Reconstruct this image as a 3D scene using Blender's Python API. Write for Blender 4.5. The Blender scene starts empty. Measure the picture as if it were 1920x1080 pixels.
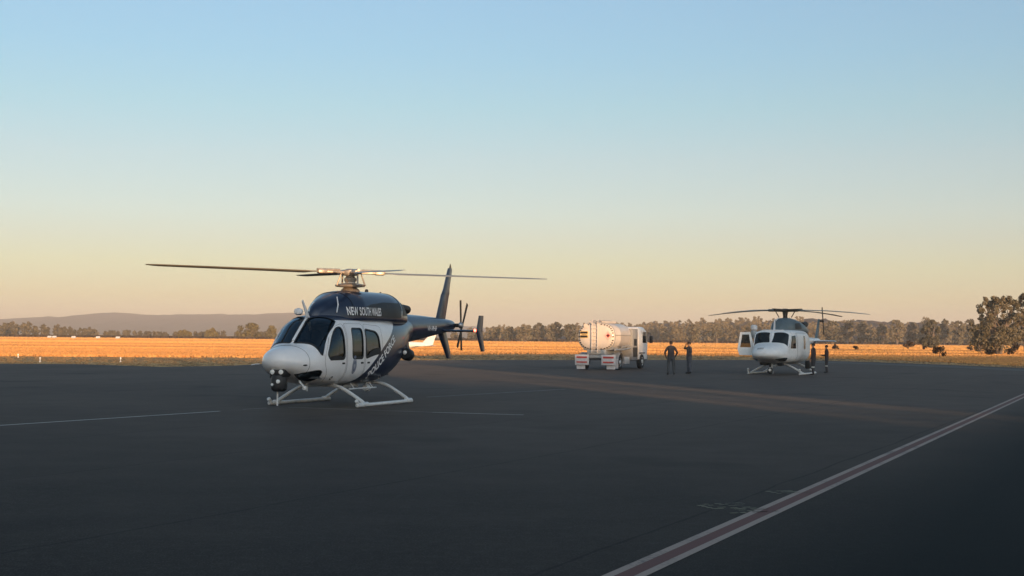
import bpy, bmesh, math, random
import numpy as np
from mathutils import Vector, Matrix
from mathutils.geometry import delaunay_2d_cdt

R = math.radians
PI = math.pi
scene = bpy.context.scene
col = scene.collection

# ------------------------------------------------------------------ camera
F_PX = 2620.0                      # focal length in pixels of a 1920 wide frame
CAM_H = 1.78
PITCH = math.atan(92.4 / F_PX)
ROLL = math.atan(0.0088)
cam_d = bpy.data.cameras.new('camera')
cam_d.sensor_width = 36.0
cam_d.lens = F_PX / 1920.0 * 36.0
cam_d.clip_start = 0.1
cam_d.clip_end = 40000
cam = bpy.data.objects.new('camera', cam_d)
col.objects.link(cam)
cam.matrix_world = (Matrix.Translation((0, 0, CAM_H)) @ Matrix.Rotation(R(90) + PITCH, 4, 'X')
                    @ Matrix.Rotation(ROLL, 4, 'Z'))
scene.camera = cam
CM = cam.matrix_world.copy()

def gp(px, py, z=0.0):
    """ground point (height z) seen at a pixel of the 1920x1080 photograph"""
    d = CM.to_3x3() @ Vector(((px - 960) / F_PX, -(py - 540) / F_PX, -1))
    t = (z - CAM_H) / d.z
    return Vector((d.x * t, d.y * t, z))

def at_dist(px, py, Y):
    d = CM.to_3x3() @ Vector(((px - 960) / F_PX, -(py - 540) / F_PX, -1))
    t = Y / d.y
    return Vector((d.x * t, Y, CAM_H + d.z * t))

# ------------------------------------------------------------------ light
SUN_EL = R(3.0)
SUN_AZ = R(162.5)                  # clockwise from +Y: behind the camera, to its right
GLOW = (3.8, 2.7, 2.1)
world = bpy.data.worlds.new('World')
scene.world = world
world.use_nodes = True
wn = world.node_tree
bg = wn.nodes['Background']
sky = wn.nodes.new('ShaderNodeTexSky')
sky.sky_type = 'NISHITA'
sky.sun_disc = False
sky.sun_elevation = SUN_EL
sky.sun_rotation = SUN_AZ
sky.altitude = 200
sky.air_density = 0.55
sky.dust_density = 0.05
sky.ozone_density = 1.2
# evening haze tint of the sky by elevation
tcw = wn.nodes.new('ShaderNodeTexCoord')
spw = wn.nodes.new('ShaderNodeSeparateXYZ')
wn.links.new(tcw.outputs['Generated'], spw.inputs[0])
mrw = wn.nodes.new('ShaderNodeMapRange')
mrw.inputs['From Min'].default_value = 0.0
mrw.inputs['From Max'].default_value = 0.25
wn.links.new(spw.outputs['Z'], mrw.inputs['Value'])
crw = wn.nodes.new('ShaderNodeValToRGB')
STOPS = [(0.0124, (0.515, 0.425, 0.48)), (0.0276, (0.61, 0.456, 0.398)), (0.0505, (0.737, 0.537, 0.405)), (0.0695, (0.813, 0.585, 0.462)),
         (0.0884, (0.885, 0.655, 0.524)), (0.1259, (0.952, 0.739, 0.595)), (0.1628, (0.931, 0.83, 0.673)), (0.1991, (0.94, 0.893, 0.77)), (0.2346, (1.0, 0.95, 0.84))]
els = crw.color_ramp.elements
while len(els) < len(STOPS):
    els.new(0.5)
for e_, (z_, c_) in zip(els, STOPS):
    e_.position = z_ / 0.25
    e_.color = (*c_, 1)
wn.links.new(mrw.outputs[0], crw.inputs[0])
mlw = wn.nodes.new('ShaderNodeMix')
mlw.data_type = 'RGBA'
mlw.blend_type = 'MULTIPLY'
mlw.inputs[0].default_value = 1.0
wn.links.new(sky.outputs[0], mlw.inputs[6])
wn.links.new(crw.outputs[0], mlw.inputs[7])
# the high sky overhead, above the frame, is a little brighter than the model gives
mrz = wn.nodes.new('ShaderNodeMapRange')
mrz.interpolation_type = 'SMOOTHSTEP'
for k_, v_ in (('From Min', 0.25), ('From Max', 0.65), ('To Min', 1.0), ('To Max', 1.35)):
    mrz.inputs[k_].default_value = v_
wn.links.new(spw.outputs['Z'], mrz.inputs['Value'])
scw = wn.nodes.new('ShaderNodeVectorMath')
scw.operation = 'SCALE'
wn.links.new(mlw.outputs[2], scw.inputs[0])
wn.links.new(mrz.outputs[0], scw.inputs['Scale'])
# sunset glow of the sky round the sun, behind the camera
dtw = wn.nodes.new('ShaderNodeVectorMath')
dtw.operation = 'DOT_PRODUCT'
wn.links.new(tcw.outputs['Generated'], dtw.inputs[0])
dtw.inputs[1].default_value = (math.sin(SUN_AZ), math.cos(SUN_AZ), 0.0)
pww = wn.nodes.new('ShaderNodeMapRange')
pww.interpolation_type = 'SMOOTHSTEP'
pww.inputs['From Min'].default_value = 0.0
pww.inputs['From Max'].default_value = 0.95
wn.links.new(dtw.outputs['Value'], pww.inputs['Value'])
glw = wn.nodes.new('ShaderNodeMix')
glw.data_type = 'RGBA'
glw.inputs[6].default_value = (1, 1, 1, 1)
glw.inputs[7].default_value = (*GLOW, 1)
wn.links.new(pww.outputs[0], glw.inputs[0])
ml2 = wn.nodes.new('ShaderNodeMix')
ml2.data_type = 'RGBA'
ml2.blend_type = 'MULTIPLY'
ml2.inputs[0].default_value = 1.0
wn.links.new(scw.outputs[0], ml2.inputs[6])
wn.links.new(glw.outputs[2], ml2.inputs[7])
wn.links.new(ml2.outputs[2], bg.inputs['Color'])
bg.inputs['Strength'].default_value = 0.15

sun_d = bpy.data.lights.new('sun', 'SUN')
sun_d.energy = 4.0
sun_d.angle = R(0.53)
sun_d.color = (1.0, 0.58, 0.27)
sun = bpy.data.objects.new('sun', sun_d)
col.objects.link(sun)
to_sun = Vector((math.sin(SUN_AZ) * math.cos(SUN_EL), math.cos(SUN_AZ) * math.cos(SUN_EL), math.sin(SUN_EL)))
sun.rotation_euler = to_sun.to_track_quat('Z', 'Y').to_euler()

HAZE = 0.00027
vs = scene.view_settings
vs.view_transform = 'Standard'
vs.look = 'None'
vs.exposure = 1.1
vs.gamma = 1.0
vs.use_curve_mapping = False
scene.cycles.max_bounces = 6
scene.cycles.transparent_max_bounces = 12
scene.cycles.volume_bounces = 0
scene.cycles.use_denoising = True

# ------------------------------------------------------------------ materials
def new_mat(name):
    m = bpy.data.materials.new(name)
    m.use_nodes = True
    nt = m.node_tree
    return m, nt, nt.nodes['Principled BSDF']

def mth(nt, op, a, b=None, c=None, clamp=False):
    n = nt.nodes.new('ShaderNodeMath')
    n.operation = op
    n.use_clamp = clamp
    for i, v in enumerate((a, b, c)):
        if v is None:
            continue
        if isinstance(v, (int, float)):
            n.inputs[i].default_value = v
        else:
            nt.links.new(v, n.inputs[i])
    return n.outputs[0]

def mixc(nt, f, a, b):
    n = nt.nodes.new('ShaderNodeMix')
    n.data_type = 'RGBA'
    for k, v in ((0, f), (6, a), (7, b)):
        if hasattr(v, 'node'):
            nt.links.new(v, n.inputs[k])
        elif k == 0:
            n.inputs[0].default_value = v
        else:
            n.inputs[k].default_value = (*v, 1) if len(v) == 3 else v
    return n.outputs[2]

def noise(nt, scale, detail=3.0, vec=None, rough=0.55):
    n = nt.nodes.new('ShaderNodeTexNoise')
    n.inputs['Scale'].default_value = scale
    n.inputs['Detail'].default_value = detail
    n.inputs['Roughness'].default_value = rough
    if vec is not None:
        nt.links.new(vec, n.inputs['Vector'])
    return n.outputs[0]

def coord(nt, kind='Object'):
    return nt.nodes.new('ShaderNodeTexCoord').outputs[kind]

def geo_pos(nt):
    return nt.nodes.new('ShaderNodeNewGeometry').outputs['Position']

def sep(nt, v):
    n = nt.nodes.new('ShaderNodeSeparateXYZ')
    nt.links.new(v, n.inputs[0])
    return n.outputs

def scalev(nt, v, s):
    n = nt.nodes.new('ShaderNodeVectorMath')
    n.operation = 'MULTIPLY'
    nt.links.new(v, n.inputs[0])
    n.inputs[1].default_value = s
    return n.outputs[0]

def ramp(nt, f, stops):
    n = nt.nodes.new('ShaderNodeValToRGB')
    el = n.color_ramp.elements
    while len(el) < len(stops):
        el.new(0.5)
    for e, (p, c) in zip(el, stops):
        e.position = p
        e.color = (*c, 1) if len(c) == 3 else c
    nt.links.new(f, n.inputs[0])
    return n.outputs[0]

def plain(name, c, rough=0.5, metal=0.0, var=0.12, scale=6.0, coat=0.0, spec=0.5):
    """one-colour material with a faint procedural wear"""
    m, nt, p = new_mat(name)
    f = noise(nt, scale, 4, coord(nt))
    lo = tuple(x * (1 - var) for x in c)
    hi = tuple(min(1, x * (1 + var)) for x in c)
    nt.links.new(ramp(nt, f, [(0.3, lo), (0.7, hi)]), p.inputs['Base Color'])
    p.inputs['Roughness'].default_value = rough
    p.inputs['Metallic'].default_value = metal
    p.inputs['Coat Weight'].default_value = coat
    p.inputs['Specular IOR Level'].default_value = spec
    return m

NAVY = (0.010, 0.020, 0.050)
WHITE = (0.84, 0.84, 0.84)

def livery():
    m, nt, p = new_mat('police_livery_paint')
    o = sep(nt, coord(nt))
    x, y, z = o[0], o[1], o[2]
    # rear navy sweep, its edge leaning back as it climbs; navy above the door line
    edge = mth(nt, 'SUBTRACT', 1.16, mth(nt, 'MULTIPLY', mth(nt, 'SUBTRACT', z, 0.58), 1.52))
    f1 = mth(nt, 'LESS_THAN', x, edge)
    f2 = mth(nt, 'GREATER_THAN', z, 2.235)
    f = mth(nt, 'MAXIMUM', f1, f2)
    dirt = noise(nt, 3.0, 5, coord(nt))
    wc = ramp(nt, dirt, [(0.3, (0.77, 0.77, 0.77)), (0.65, WHITE)])
    nc = ramp(nt, dirt, [(0.3, (0.008, 0.016, 0.040)), (0.7, (0.014, 0.026, 0.060))])
    outer = mixc(nt, f, wc, nc)
    back = nt.nodes.new('ShaderNodeNewGeometry').outputs['Backfacing']
    nt.links.new(mixc(nt, back, outer, (0.03, 0.032, 0.035)), p.inputs['Base Color'])
    p.inputs['Roughness'].default_value = 0.28
    p.inputs['Coat Weight'].default_value = 0.4
    p.inputs['Coat Roughness'].default_value = 0.08
    return m

def tinted_glass(name, tint=(0.13, 0.16, 0.175), refl=0.10):
    m, nt, p = new_mat(name)
    out = nt.nodes['Material Output']
    nt.nodes.remove(p)
    tr = nt.nodes.new('ShaderNodeBsdfTransparent')
    tr.inputs[0].default_value = (*tint, 1)
    gl = nt.nodes.new('ShaderNodeBsdfGlossy')
    gl.inputs['Roughness'].default_value = 0.03
    gl.inputs['Color'].default_value = (0.72, 0.88, 1, 1)
    fr = nt.nodes.new('ShaderNodeFresnel')
    fr.inputs[0].default_value = 1.5
    fac = mth(nt, 'ADD', fr.outputs[0], refl * 0.4, clamp=True)
    mx = nt.nodes.new('ShaderNodeMixShader')
    nt.links.new(fac, mx.inputs[0])
    nt.links.new(tr.outputs[0], mx.inputs[1])
    nt.links.new(gl.outputs[0], mx.inputs[2])
    nt.links.new(mx.outputs[0], out.inputs[0])
    return m

def emitter(name, c, s):
    m, nt, p = new_mat(name)
    p.inputs['Base Color'].default_value = (*c, 1)
    p.inputs['Emission Color'].default_value = (*c, 1)
    p.inputs['Emission Strength'].default_value = s
    return m

M = {}
M['livery'] = livery()
M['navy'] = plain('navy_paint', (0.012, 0.022, 0.052), 0.28, coat=0.4)
M['white'] = plain('white_paint', (0.76, 0.77, 0.78), 0.32, var=0.05, coat=0.3)
M['white2'] = plain('matt_white_paint', (0.78, 0.80, 0.80), 0.5, var=0.06)
M['skid'] = plain('skid_paint', (0.62, 0.64, 0.64), 0.45, var=0.08)
M['black'] = plain('black_plastic', (0.012, 0.013, 0.015), 0.5)
M['seal'] = plain('rubber_seal', (0.010, 0.011, 0.013), 0.6)
M['glass'] = tinted_glass('tinted_glass')
M['darkglass'] = plain('dark_glass', (0.012, 0.017, 0.020), 0.06, var=0.2, scale=1.5)
M['seat'] = plain('seat_cloth', (0.05, 0.055, 0.06), 0.8)
M['head'] = plain('headrest_cloth', (0.35, 0.33, 0.32), 0.8)
M['blade'] = plain('blade_paint', (0.30, 0.295, 0.26), 0.45, var=0.15, scale=1.0)
M['hub'] = plain('hub_metal', (0.42, 0.36, 0.30), 0.42, metal=0.55, var=0.35, scale=9)
M['steel'] = plain('steel', (0.45, 0.45, 0.45), 0.38, metal=0.8)
M['exhaust'] = plain('exhaust_metal', (0.05, 0.045, 0.04), 0.5, metal=0.5, var=0.4)
M['lens'] = plain('lamp_lens', (0.85, 0.85, 0.82), 0.08, var=0.03)
M['letter'] = plain('white_lettering', (0.82, 0.82, 0.82), 0.45, var=0.03)
M['crest'] = plain('crest_blue', (0.14, 0.16, 0.24), 0.4, var=0.3, scale=60)
M['crestl'] = plain('crest_silver', (0.38, 0.40, 0.45), 0.4, var=0.3, scale=60)
M['red_light'] = emitter('red_position_light', (1.0, 0.10, 0.06), 5.0)
M['red'] = plain('red_reflector', (0.55, 0.06, 0.05), 0.4)
M['pink'] = plain('faded_red_border', (0.62, 0.46, 0.43), 0.5)
M['panelwhite'] = plain('panel_paint', (0.68, 0.64, 0.63), 0.45, var=0.1)
M['tankwhite'] = plain('tank_paint', (0.57, 0.53, 0.50), 0.4, var=0.07, scale=1.6, coat=0.2)
M['tyre'] = plain('tyre_rubber', (0.018, 0.018, 0.018), 0.85)
M['rim'] = plain('wheel_rim', (0.55, 0.55, 0.54), 0.45, metal=0.3)
M['chassis'] = plain('chassis_paint', (0.03, 0.03, 0.032), 0.7)
M['grey'] = plain('grey_panel', (0.24, 0.25, 0.26), 0.5)
M['midgrey'] = plain('grey_metal', (0.36, 0.37, 0.37), 0.45, metal=0.3)
M['yellow'] = plain('placard_yellow', (0.75, 0.55, 0.25), 0.5)
M['teal'] = plain('slate_paint', (0.09, 0.13, 0.15), 0.4)
M['hangar'] = plain('hangar_cladding', (0.32, 0.33, 0.34), 0.6)
M['roofm'] = plain('roof_sheeting', (0.38, 0.38, 0.38), 0.5)

def tarmac_mat():
    m, nt, p = new_mat('asphalt')
    out = nt.nodes['Material Output']
    nt.nodes.remove(p)
    pos = geo_pos(nt)
    o = sep(nt, pos)
    big = noise(nt, 0.05, 4, scalev(nt, pos, (0.7, 1.4, 1)))
    mid = noise(nt, 0.9, 5, pos)
    fine = noise(nt, 60, 3, pos)
    f = mth(nt, 'ADD', mth(nt, 'MULTIPLY', big, 0.5), mth(nt, 'MULTIPLY', mid, 0.5))
    c = ramp(nt, f, [(0.30, (0.013, 0.0125, 0.012)), (0.5, (0.020, 0.019, 0.018)), (0.70, (0.030, 0.028, 0.026))])
    # asphalt colour graded paler with distance, standing in for grazing sky sheen and sunlight
    far_sheen = mth(nt, 'DIVIDE', mth(nt, 'SUBTRACT', mth(nt, 'ADD', o[1], mth(nt, 'MULTIPLY', big, 16)), 13), 32, clamp=True)
    c_sheen = ramp(nt, f, [(0.30, (0.076, 0.065, 0.058)), (0.5, (0.098, 0.083, 0.073)), (0.70, (0.120, 0.102, 0.090))])
    c = mixc(nt, far_sheen, c, c_sheen)
    # pale aggregate showing through the binder
    c = mixc(nt, mth(nt, 'MULTIPLY', mth(nt, 'SUBTRACT', fine, 0.52), 3.0, clamp=True), c, (0.10, 0.10, 0.10))
    mott = noise(nt, 7, 4, pos)
    c = mixc(nt, mth(nt, 'MULTIPLY', mth(nt, 'SUBTRACT', mott, 0.5), 1.3, clamp=True), c, (0.075, 0.073, 0.07))
    # oil spots
    spot = noise(nt, 0.35, 2, scalev(nt, pos, (1.0, 0.8, 1)), 0.3)
    c = mixc(nt, mth(nt, 'MULTIPLY', mth(nt, 'SUBTRACT', spot, 0.62), 3.0, clamp=True), c, (0.022, 0.021, 0.021))
    # paving lanes laid side by side, each a little different, with tarred seams between
    lane = mth(nt, 'ADD', mth(nt, 'MULTIPLY', o[0], 0.905), mth(nt, 'MULTIPLY', o[1], -0.424))
    wob = mth(nt, 'MULTIPLY', noise(nt, 0.25, 3, pos), 0.25)
    lw = mth(nt, 'DIVIDE', mth(nt, 'ADD', lane, wob), 4.2)
    cell = nt.nodes.new('ShaderNodeTexWhiteNoise')
    cell.noise_dimensions = '1D'
    nt.links.new(mth(nt, 'FLOOR', lw), cell.inputs['W'])
    c = mixc(nt, mth(nt, 'MULTIPLY', cell.outputs['Value'], 0.22), c, (0.018, 0.018, 0.019))
    fr_ = mth(nt, 'FRACT', lw)
    seam = mth(nt, 'LESS_THAN', fr_, mth(nt, 'MULTIPLY', noise(nt, 1.6, 2, pos), 0.018))
    c = mixc(nt, mth(nt, 'MULTIPLY', seam, 0.42), c, (0.010, 0.010, 0.011))
    # asphalt colour darker to the right of the painted edge line, heaviest in the corner away from it
    side = mth(nt, 'SUBTRACT', mth(nt, 'SUBTRACT', o[0], 0.95), mth(nt, 'MULTIPLY', mth(nt, 'SUBTRACT', o[1], 10.45), 0.4555))
    sidef = mth(nt, 'MULTIPLY', mth(nt, 'ADD', side, mth(nt, 'MULTIPLY', mid, 0.6)), 0.45, clamp=True)
    c = mixc(nt, mth(nt, 'MULTIPLY', sidef, 0.85), c, (0.006, 0.010, 0.011))
    bump = nt.nodes.new('ShaderNodeBump')
    bump.inputs['Strength'].default_value = 1.0
    bump.inputs['Distance'].default_value = 0.03
    nt.links.new(fine, bump.inputs['Height'])
    df = nt.nodes.new('ShaderNodeBsdfDiffuse')
    df.inputs['Roughness'].default_value = 1.0
    nt.links.new(c, df.inputs['Color'])
    nt.links.new(bump.outputs[0], df.inputs['Normal'])
    gl = nt.nodes.new('ShaderNodeBsdfGlossy')
    gl.inputs['Roughness'].default_value = 0.4
    gl.inputs['Color'].default_value = (0.9, 0.9, 0.9, 1)
    fr = nt.nodes.new('ShaderNodeFresnel')
    fr.inputs[0].default_value = 1.45
    fac = mth(nt, 'MULTIPLY', fr.outputs[0], GLOSS)
    mx = nt.nodes.new('ShaderNodeMixShader')
    nt.links.new(fac, mx.inputs[0])
    nt.links.new(df.outputs[0], mx.inputs[1])
    nt.links.new(gl.outputs[0], mx.inputs[2])
    nt.links.new(mx.outputs[0], out.inputs[0])
    return m
GLOSS = 0.065
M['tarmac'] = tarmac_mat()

def paint_line(name, c, wear=0.45):
    m, nt, p = new_mat(name)
    pos = geo_pos(nt)
    f = mth(nt, 'ADD', mth(nt, 'MULTIPLY', noise(nt, 1.1, 4, pos), 0.55), mth(nt, 'MULTIPLY', noise(nt, 26, 3, pos), 0.45))
    cc = ramp(nt, f, [(wear - 0.08, (0.04, 0.042, 0.045)), (wear + 0.12, c)])
    nt.links.new(cc, p.inputs['Base Color'])
    p.inputs['Roughness'].default_value = 0.8
    return m
M['line_white'] = paint_line('worn_white_line', (0.30, 0.235, 0.195), 0.36)
M['line_red'] = paint_line('worn_red_line', (0.105, 0.034, 0.026), 0.30)
M['line_pale'] = paint_line('faded_pale_line', (0.52, 0.53, 0.50), 0.34)
M['line_faint'] = paint_line('very_faded_line', (0.24, 0.245, 0.235), 0.40)
M['stencil'] = paint_line('worn_yellow_stencil', (0.20, 0.195, 0.12), 0.46)

def grass_mat(name, ca, cb, cc_):
    m, nt, p = new_mat(name)
    pos = geo_pos(nt)
    band = noise(nt, 0.022, 2, scalev(nt, pos, (0.06, 1.0, 0.0)))
    small = noise(nt, 0.7, 3, pos)
    f = mth(nt, 'ADD', mth(nt, 'MULTIPLY', band, 0.8), mth(nt, 'MULTIPLY', small, 0.2))
    # the far paddock, past the strip along the runway, is taller and paler
    yy = mth(nt, 'ADD', sep(nt, pos)[1], mth(nt, 'MULTIPLY', band, 60))
    f = mth(nt, 'ADD', f, mth(nt, 'MULTIPLY', mth(nt, 'DIVIDE', mth(nt, 'SUBTRACT', yy, 240), 40, clamp=True), 0.07))
    nt.links.new(ramp(nt, f, [(0.36, ca), (0.5, cb), (0.62, cc_)]), p.inputs['Base Color'])
    p.inputs['Roughness'].default_value = 0.9
    p.inputs['Specular IOR Level'].default_value = 0.1
    return m
def leafy(m, frac):
    """blades and leaves pass part of the light through"""
    nt = m.node_tree
    p = nt.nodes['Principled BSDF']
    out = nt.nodes['Material Output']
    tl = nt.nodes.new('ShaderNodeBsdfTranslucent')
    src = p.inputs['Base Color'].links[0].from_socket
    nt.links.new(src, tl.inputs['Color'])
    mx = nt.nodes.new('ShaderNodeMixShader')
    mx.inputs[0].default_value = frac
    nt.links.new(p.outputs[0], mx.inputs[1])
    nt.links.new(tl.outputs[0], mx.inputs[2])
    nt.links.new(mx.outputs[0], out.inputs['Surface'])
    return m
M['grass'] = grass_mat('dry_grass', (0.50, 0.26, 0.115), (0.66, 0.35, 0.135), (0.86, 0.50, 0.17))
M['verge'] = grass_mat('mown_verge', (0.22, 0.165, 0.10), (0.27, 0.20, 0.12), (0.34, 0.25, 0.14))
leafy(M['grass'], 0.26); leafy(M['verge'], 0.25)
M['field'] = grass_mat('field_soil', (0.40, 0.24, 0.11), (0.50, 0.29, 0.12), (0.58, 0.35, 0.14))

def leaf_mat(name, ca, cb):
    m, nt, p = new_mat(name)
    f = noise(nt, 0.35, 3, geo_pos(nt))
    oi = nt.nodes.new('ShaderNodeObjectInfo').outputs['Random']
    f2 = mth(nt, 'ADD', mth(nt, 'MULTIPLY', f, 0.75), mth(nt, 'MULTIPLY', oi, 0.25))
    nt.links.new(ramp(nt, f2, [(0.32, ca), (0.68, cb)]), p.inputs['Base Color'])
    p.inputs['Roughness'].default_value = 0.75
    p.inputs['Specular IOR Level'].default_value = 0.2
    return m
M['leaf'] = leaf_mat('gum_foliage', (0.075, 0.074, 0.052), (0.175, 0.155, 0.108))
M['leaf_wood'] = leaf_mat('wood_foliage', (0.074, 0.066, 0.040), (0.172, 0.142, 0.084))
M['leaf_shrub'] = leaf_mat('shrub_foliage', (0.10, 0.088, 0.036), (0.17, 0.14, 0.055))
M['scrub'] = leaf_mat('scrub_foliage', (0.030, 0.020, 0.012), (0.060, 0.038, 0.020))
M['bark'] = plain('bark', (0.16, 0.13, 0.11), 0.9, var=0.4, scale=3)
M['hill'] = plain('hill_scrub', (0.085, 0.075, 0.055), 0.95, var=0.25, scale=0.01)
M['earth'] = plain('bare_earth', (0.10, 0.06, 0.04), 0.95, var=0.3, scale=0.2)

# ------------------------------------------------------------------ mesh helpers
class MB:
    """collects shapes and links them as one mesh object"""
    def __init__(self):
        self.v, self.f, self.m = [], [], []
    def add(self, vs_, fs, mi=0):
        o = len(self.v)
        self.v += [tuple(p) for p in vs_]
        self.f += [tuple(i + o for i in f) for f in fs]
        self.m += [mi] * len(fs)
        return self
    def box(self, c, s, rot=None, mi=0, bev=0.0):
        x, y, z = (d / 2 for d in s)
        b = min(bev, x * .9, y * .9, z * .9)
        M3 = rot.to_3x3() if rot is not None else Matrix.Identity(3)
        c = Vector(c)
        if b <= 0:
            P = [Vector((sx * x, sy * y, sz * z)) for sx in (-1, 1) for sy in (-1, 1) for sz in (-1, 1)]
            F = [(0, 1, 3, 2), (4, 6, 7, 5), (0, 4, 5, 1), (2, 3, 7, 6), (0, 2, 6, 4), (1, 5, 7, 3)]
            return self.add([c + M3 @ p for p in P], F, mi)
        bm = bmesh.new()
        bmesh.ops.create_cube(bm, size=1, matrix=Matrix.Diagonal((2 * x, 2 * y, 2 * z, 1)))
        bmesh.ops.bevel(bm, geom=bm.edges[:], offset=b, segments=2, affect='EDGES', profile=0.5)
        bm.verts.index_update()
        vv = [c + M3 @ v.co for v in bm.verts]
        ff = [[v.index for v in f.verts] for f in bm.faces]
        bm.free()
        return self.add(vv, ff, mi)
    def tube(self, pts, rad, n=10, mi=0, cap=True, sq=None):
        pts = [Vector(p) for p in pts]
        if isinstance(rad, (int, float)):
            rad = [rad] * len(pts)
        up = Vector((0, 0, 1))
        t0 = (pts[1] - pts[0]).normalized()
        if abs(t0.z) > 0.95:
            up = Vector((1, 0, 0))
        a = t0.cross(up).normalized()
        vs_, fs = [], []
        for i, p in enumerate(pts):
            if i == 0: t = pts[1] - pts[0]
            elif i == len(pts) - 1: t = pts[-1] - pts[-2]
            else: t = (pts[i + 1] - pts[i]).normalized() + (pts[i] - pts[i - 1]).normalized()
            t.normalize()
            a = (a - t * a.dot(t)).normalized()
            b = t.cross(a)
            for k in range(n):
                w = 2 * PI * k / n
                q = a * math.cos(w) + b * math.sin(w) * (sq or 1)
                vs_.append(p + q * rad[i])
        for i in range(len(pts) - 1):
            for k in range(n):
                k2 = (k + 1) % n
                fs.append((i * n + k, i * n + k2, (i + 1) * n + k2, (i + 1) * n + k))
        if cap:
            fs.append(tuple(range(n))[::-1])
            fs.append(tuple((len(pts) - 1) * n + k for k in range(n)))
        return self.add(vs_, fs, mi)
    def lathe(self, prof, n=24, mat=None, mi=0):
        """prof: (radius, height) pairs about local z; mat places it"""
        mat = mat or Matrix.Identity(4)
        vs_, fs = [], []
        for r, h in prof:
            for k in range(n):
                w = 2 * PI * k / n
                vs_.append(mat @ Vector((r * math.cos(w), r * math.sin(w), h)))
        for i in range(len(prof) - 1):
            for k in range(n):
                k2 = (k + 1) % n
                fs.append((i * n + k, i * n + k2, (i + 1) * n + k2, (i + 1) * n + k))
        fs.append(tuple(range(n))[::-1])
        fs.append(tuple((len(prof) - 1) * n + k for k in range(n)))
        return self.add(vs_, fs, mi)
    def prism(self, poly, depth, mat=None, mi=0):
        """flat polygon (x, y) given a thickness along local z, centred"""
        mat = mat or Matrix.Identity(4)
        n = len(poly)
        vs_ = [mat @ Vector((p[0], p[1], -depth / 2)) for p in poly] + [mat @ Vector((p[0], p[1], depth / 2)) for p in poly]
        fs = [tuple(range(n))[::-1], tuple(range(n, 2 * n))]
        for k in range(n):
            k2 = (k + 1) % n
            fs.append((k, k2, n + k2, n + k))
        return self.add(vs_, fs, mi)
    def loft(self, rings, mi=0, cap=True):
        n = len(rings[0])
        vs_ = [p for r in rings for p in r]
        fs = []
        for i in range(len(rings) - 1):
            for k in range(n):
                k2 = (k + 1) % n
                fs.append((i * n + k, i * n + k2, (i + 1) * n + k2, (i + 1) * n + k))
        if cap:
            fs.append(tuple(range(n))[::-1])
            fs.append(tuple((len(rings) - 1) * n + k for k in range(n)))
        return self.add(vs_, fs, mi)
    def build(self, name, mats, parent=None, smooth=True, angle=40, fix=True):
        me = bpy.data.meshes.new(name)
        me.from_pydata(self.v, [], self.f)
        if not isinstance(mats, (list, tuple)):
            mats = [mats]
        for m in mats:
            me.materials.append(m)
        me.polygons.foreach_set('material_index', self.m)
        if fix:
            bm = bmesh.new()
            bm.from_mesh(me)
            bmesh.ops.recalc_face_normals(bm, faces=bm.faces[:])
            bm.to_mesh(me)
            bm.free()
        finish(me, smooth, angle)
        return link(name, me, parent)

def finish(me, smooth, angle):
    if smooth:
        me.polygons.foreach_set('use_smooth', [True] * len(me.polygons))
        me.set_sharp_from_angle(angle=R(angle))
    me.update()

def link(name, me, parent=None):
    o = bpy.data.objects.new(name, me)
    col.objects.link(o)
    if parent is not None:
        o.parent = parent
    return o

def np_mesh(name, V, Fc, mat, parent=None, smooth=False):
    V = np.asarray(V, dtype=np.float32)
    Fc = np.asarray(Fc, dtype=np.int32)
    k = Fc.shape[1]
    me = bpy.data.meshes.new(name)
    me.vertices.add(len(V))
    me.vertices.foreach_set('co', V.ravel())
    me.loops.add(Fc.size)
    me.loops.foreach_set('vertex_index', Fc.ravel())
    me.polygons.add(len(Fc))
    me.polygons.foreach_set('loop_start', np.arange(0, Fc.size, k, dtype=np.int32))
    if smooth:
        me.polygons.foreach_set('use_smooth', [True] * len(Fc))
    me.materials.append(mat)
    me.update(calc_edges=True)
    me.validate()
    return link(name, me, parent)

def tag(o, label=None, cat=None, group=None, kind=None):
    if label: o['label'] = label
    if cat: o['category'] = cat
    if group: o['group'] = group
    if kind: o['kind'] = kind
    return o

def thing(name, label, cat, loc=(0, 0, 0), rz=0.0, group=None):
    o = bpy.data.objects.new(name, None)
    o.empty_display_size = 0.5
    col.objects.link(o)
    o.location = loc
    o.rotation_euler = (0, 0, rz)
    return tag(o, label, cat, group)

def copy_tree(o, parent=None):
    c = o.copy()
    col.objects.link(c)
    if parent is not None:
        c.parent = parent
    for ch in list(o.children):
        copy_tree(ch, c)
    return c

def sheet(name, pts, z, mat, kind=None, parent=None):
    me = bpy.data.meshes.new(name)
    me.from_pydata([(p[0], p[1], z) for p in pts], [], [tuple(range(len(pts)))])
    me.materials.append(mat)
    bm = bmesh.new(); bm.from_mesh(me)
    for f in bm.faces:
        if f.normal.z < 0: f.normal_flip()
    bm.to_mesh(me); bm.free()
    o = link(name, me, parent)
    if kind: o['kind'] = kind
    return o

def pchip(xs, ys, q):
    xs, ys = np.asarray(xs, float), np.asarray(ys, float)
    h = np.diff(xs); d = np.diff(ys) / h
    m = np.zeros(len(xs))
    for i in range(1, len(xs) - 1):
        if d[i - 1] * d[i] > 0:
            w1, w2 = 2 * h[i] + h[i - 1], h[i] + 2 * h[i - 1]
            m[i] = (w1 + w2) / (w1 / d[i - 1] + w2 / d[i])
    m[0], m[-1] = d[0], d[-1]
    q = np.clip(q, xs[0], xs[-1])
    i = np.clip(np.searchsorted(xs, q) - 1, 0, len(h) - 1)
    t = (q - xs[i]) / h[i]
    return ((2 * t**3 - 3 * t**2 + 1) * ys[i] + (t**3 - 2 * t**2 + t) * h[i] * m[i]
            + (-2 * t**3 + 3 * t**2) * ys[i + 1] + (t**3 - t**2) * h[i] * m[i + 1])

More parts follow.
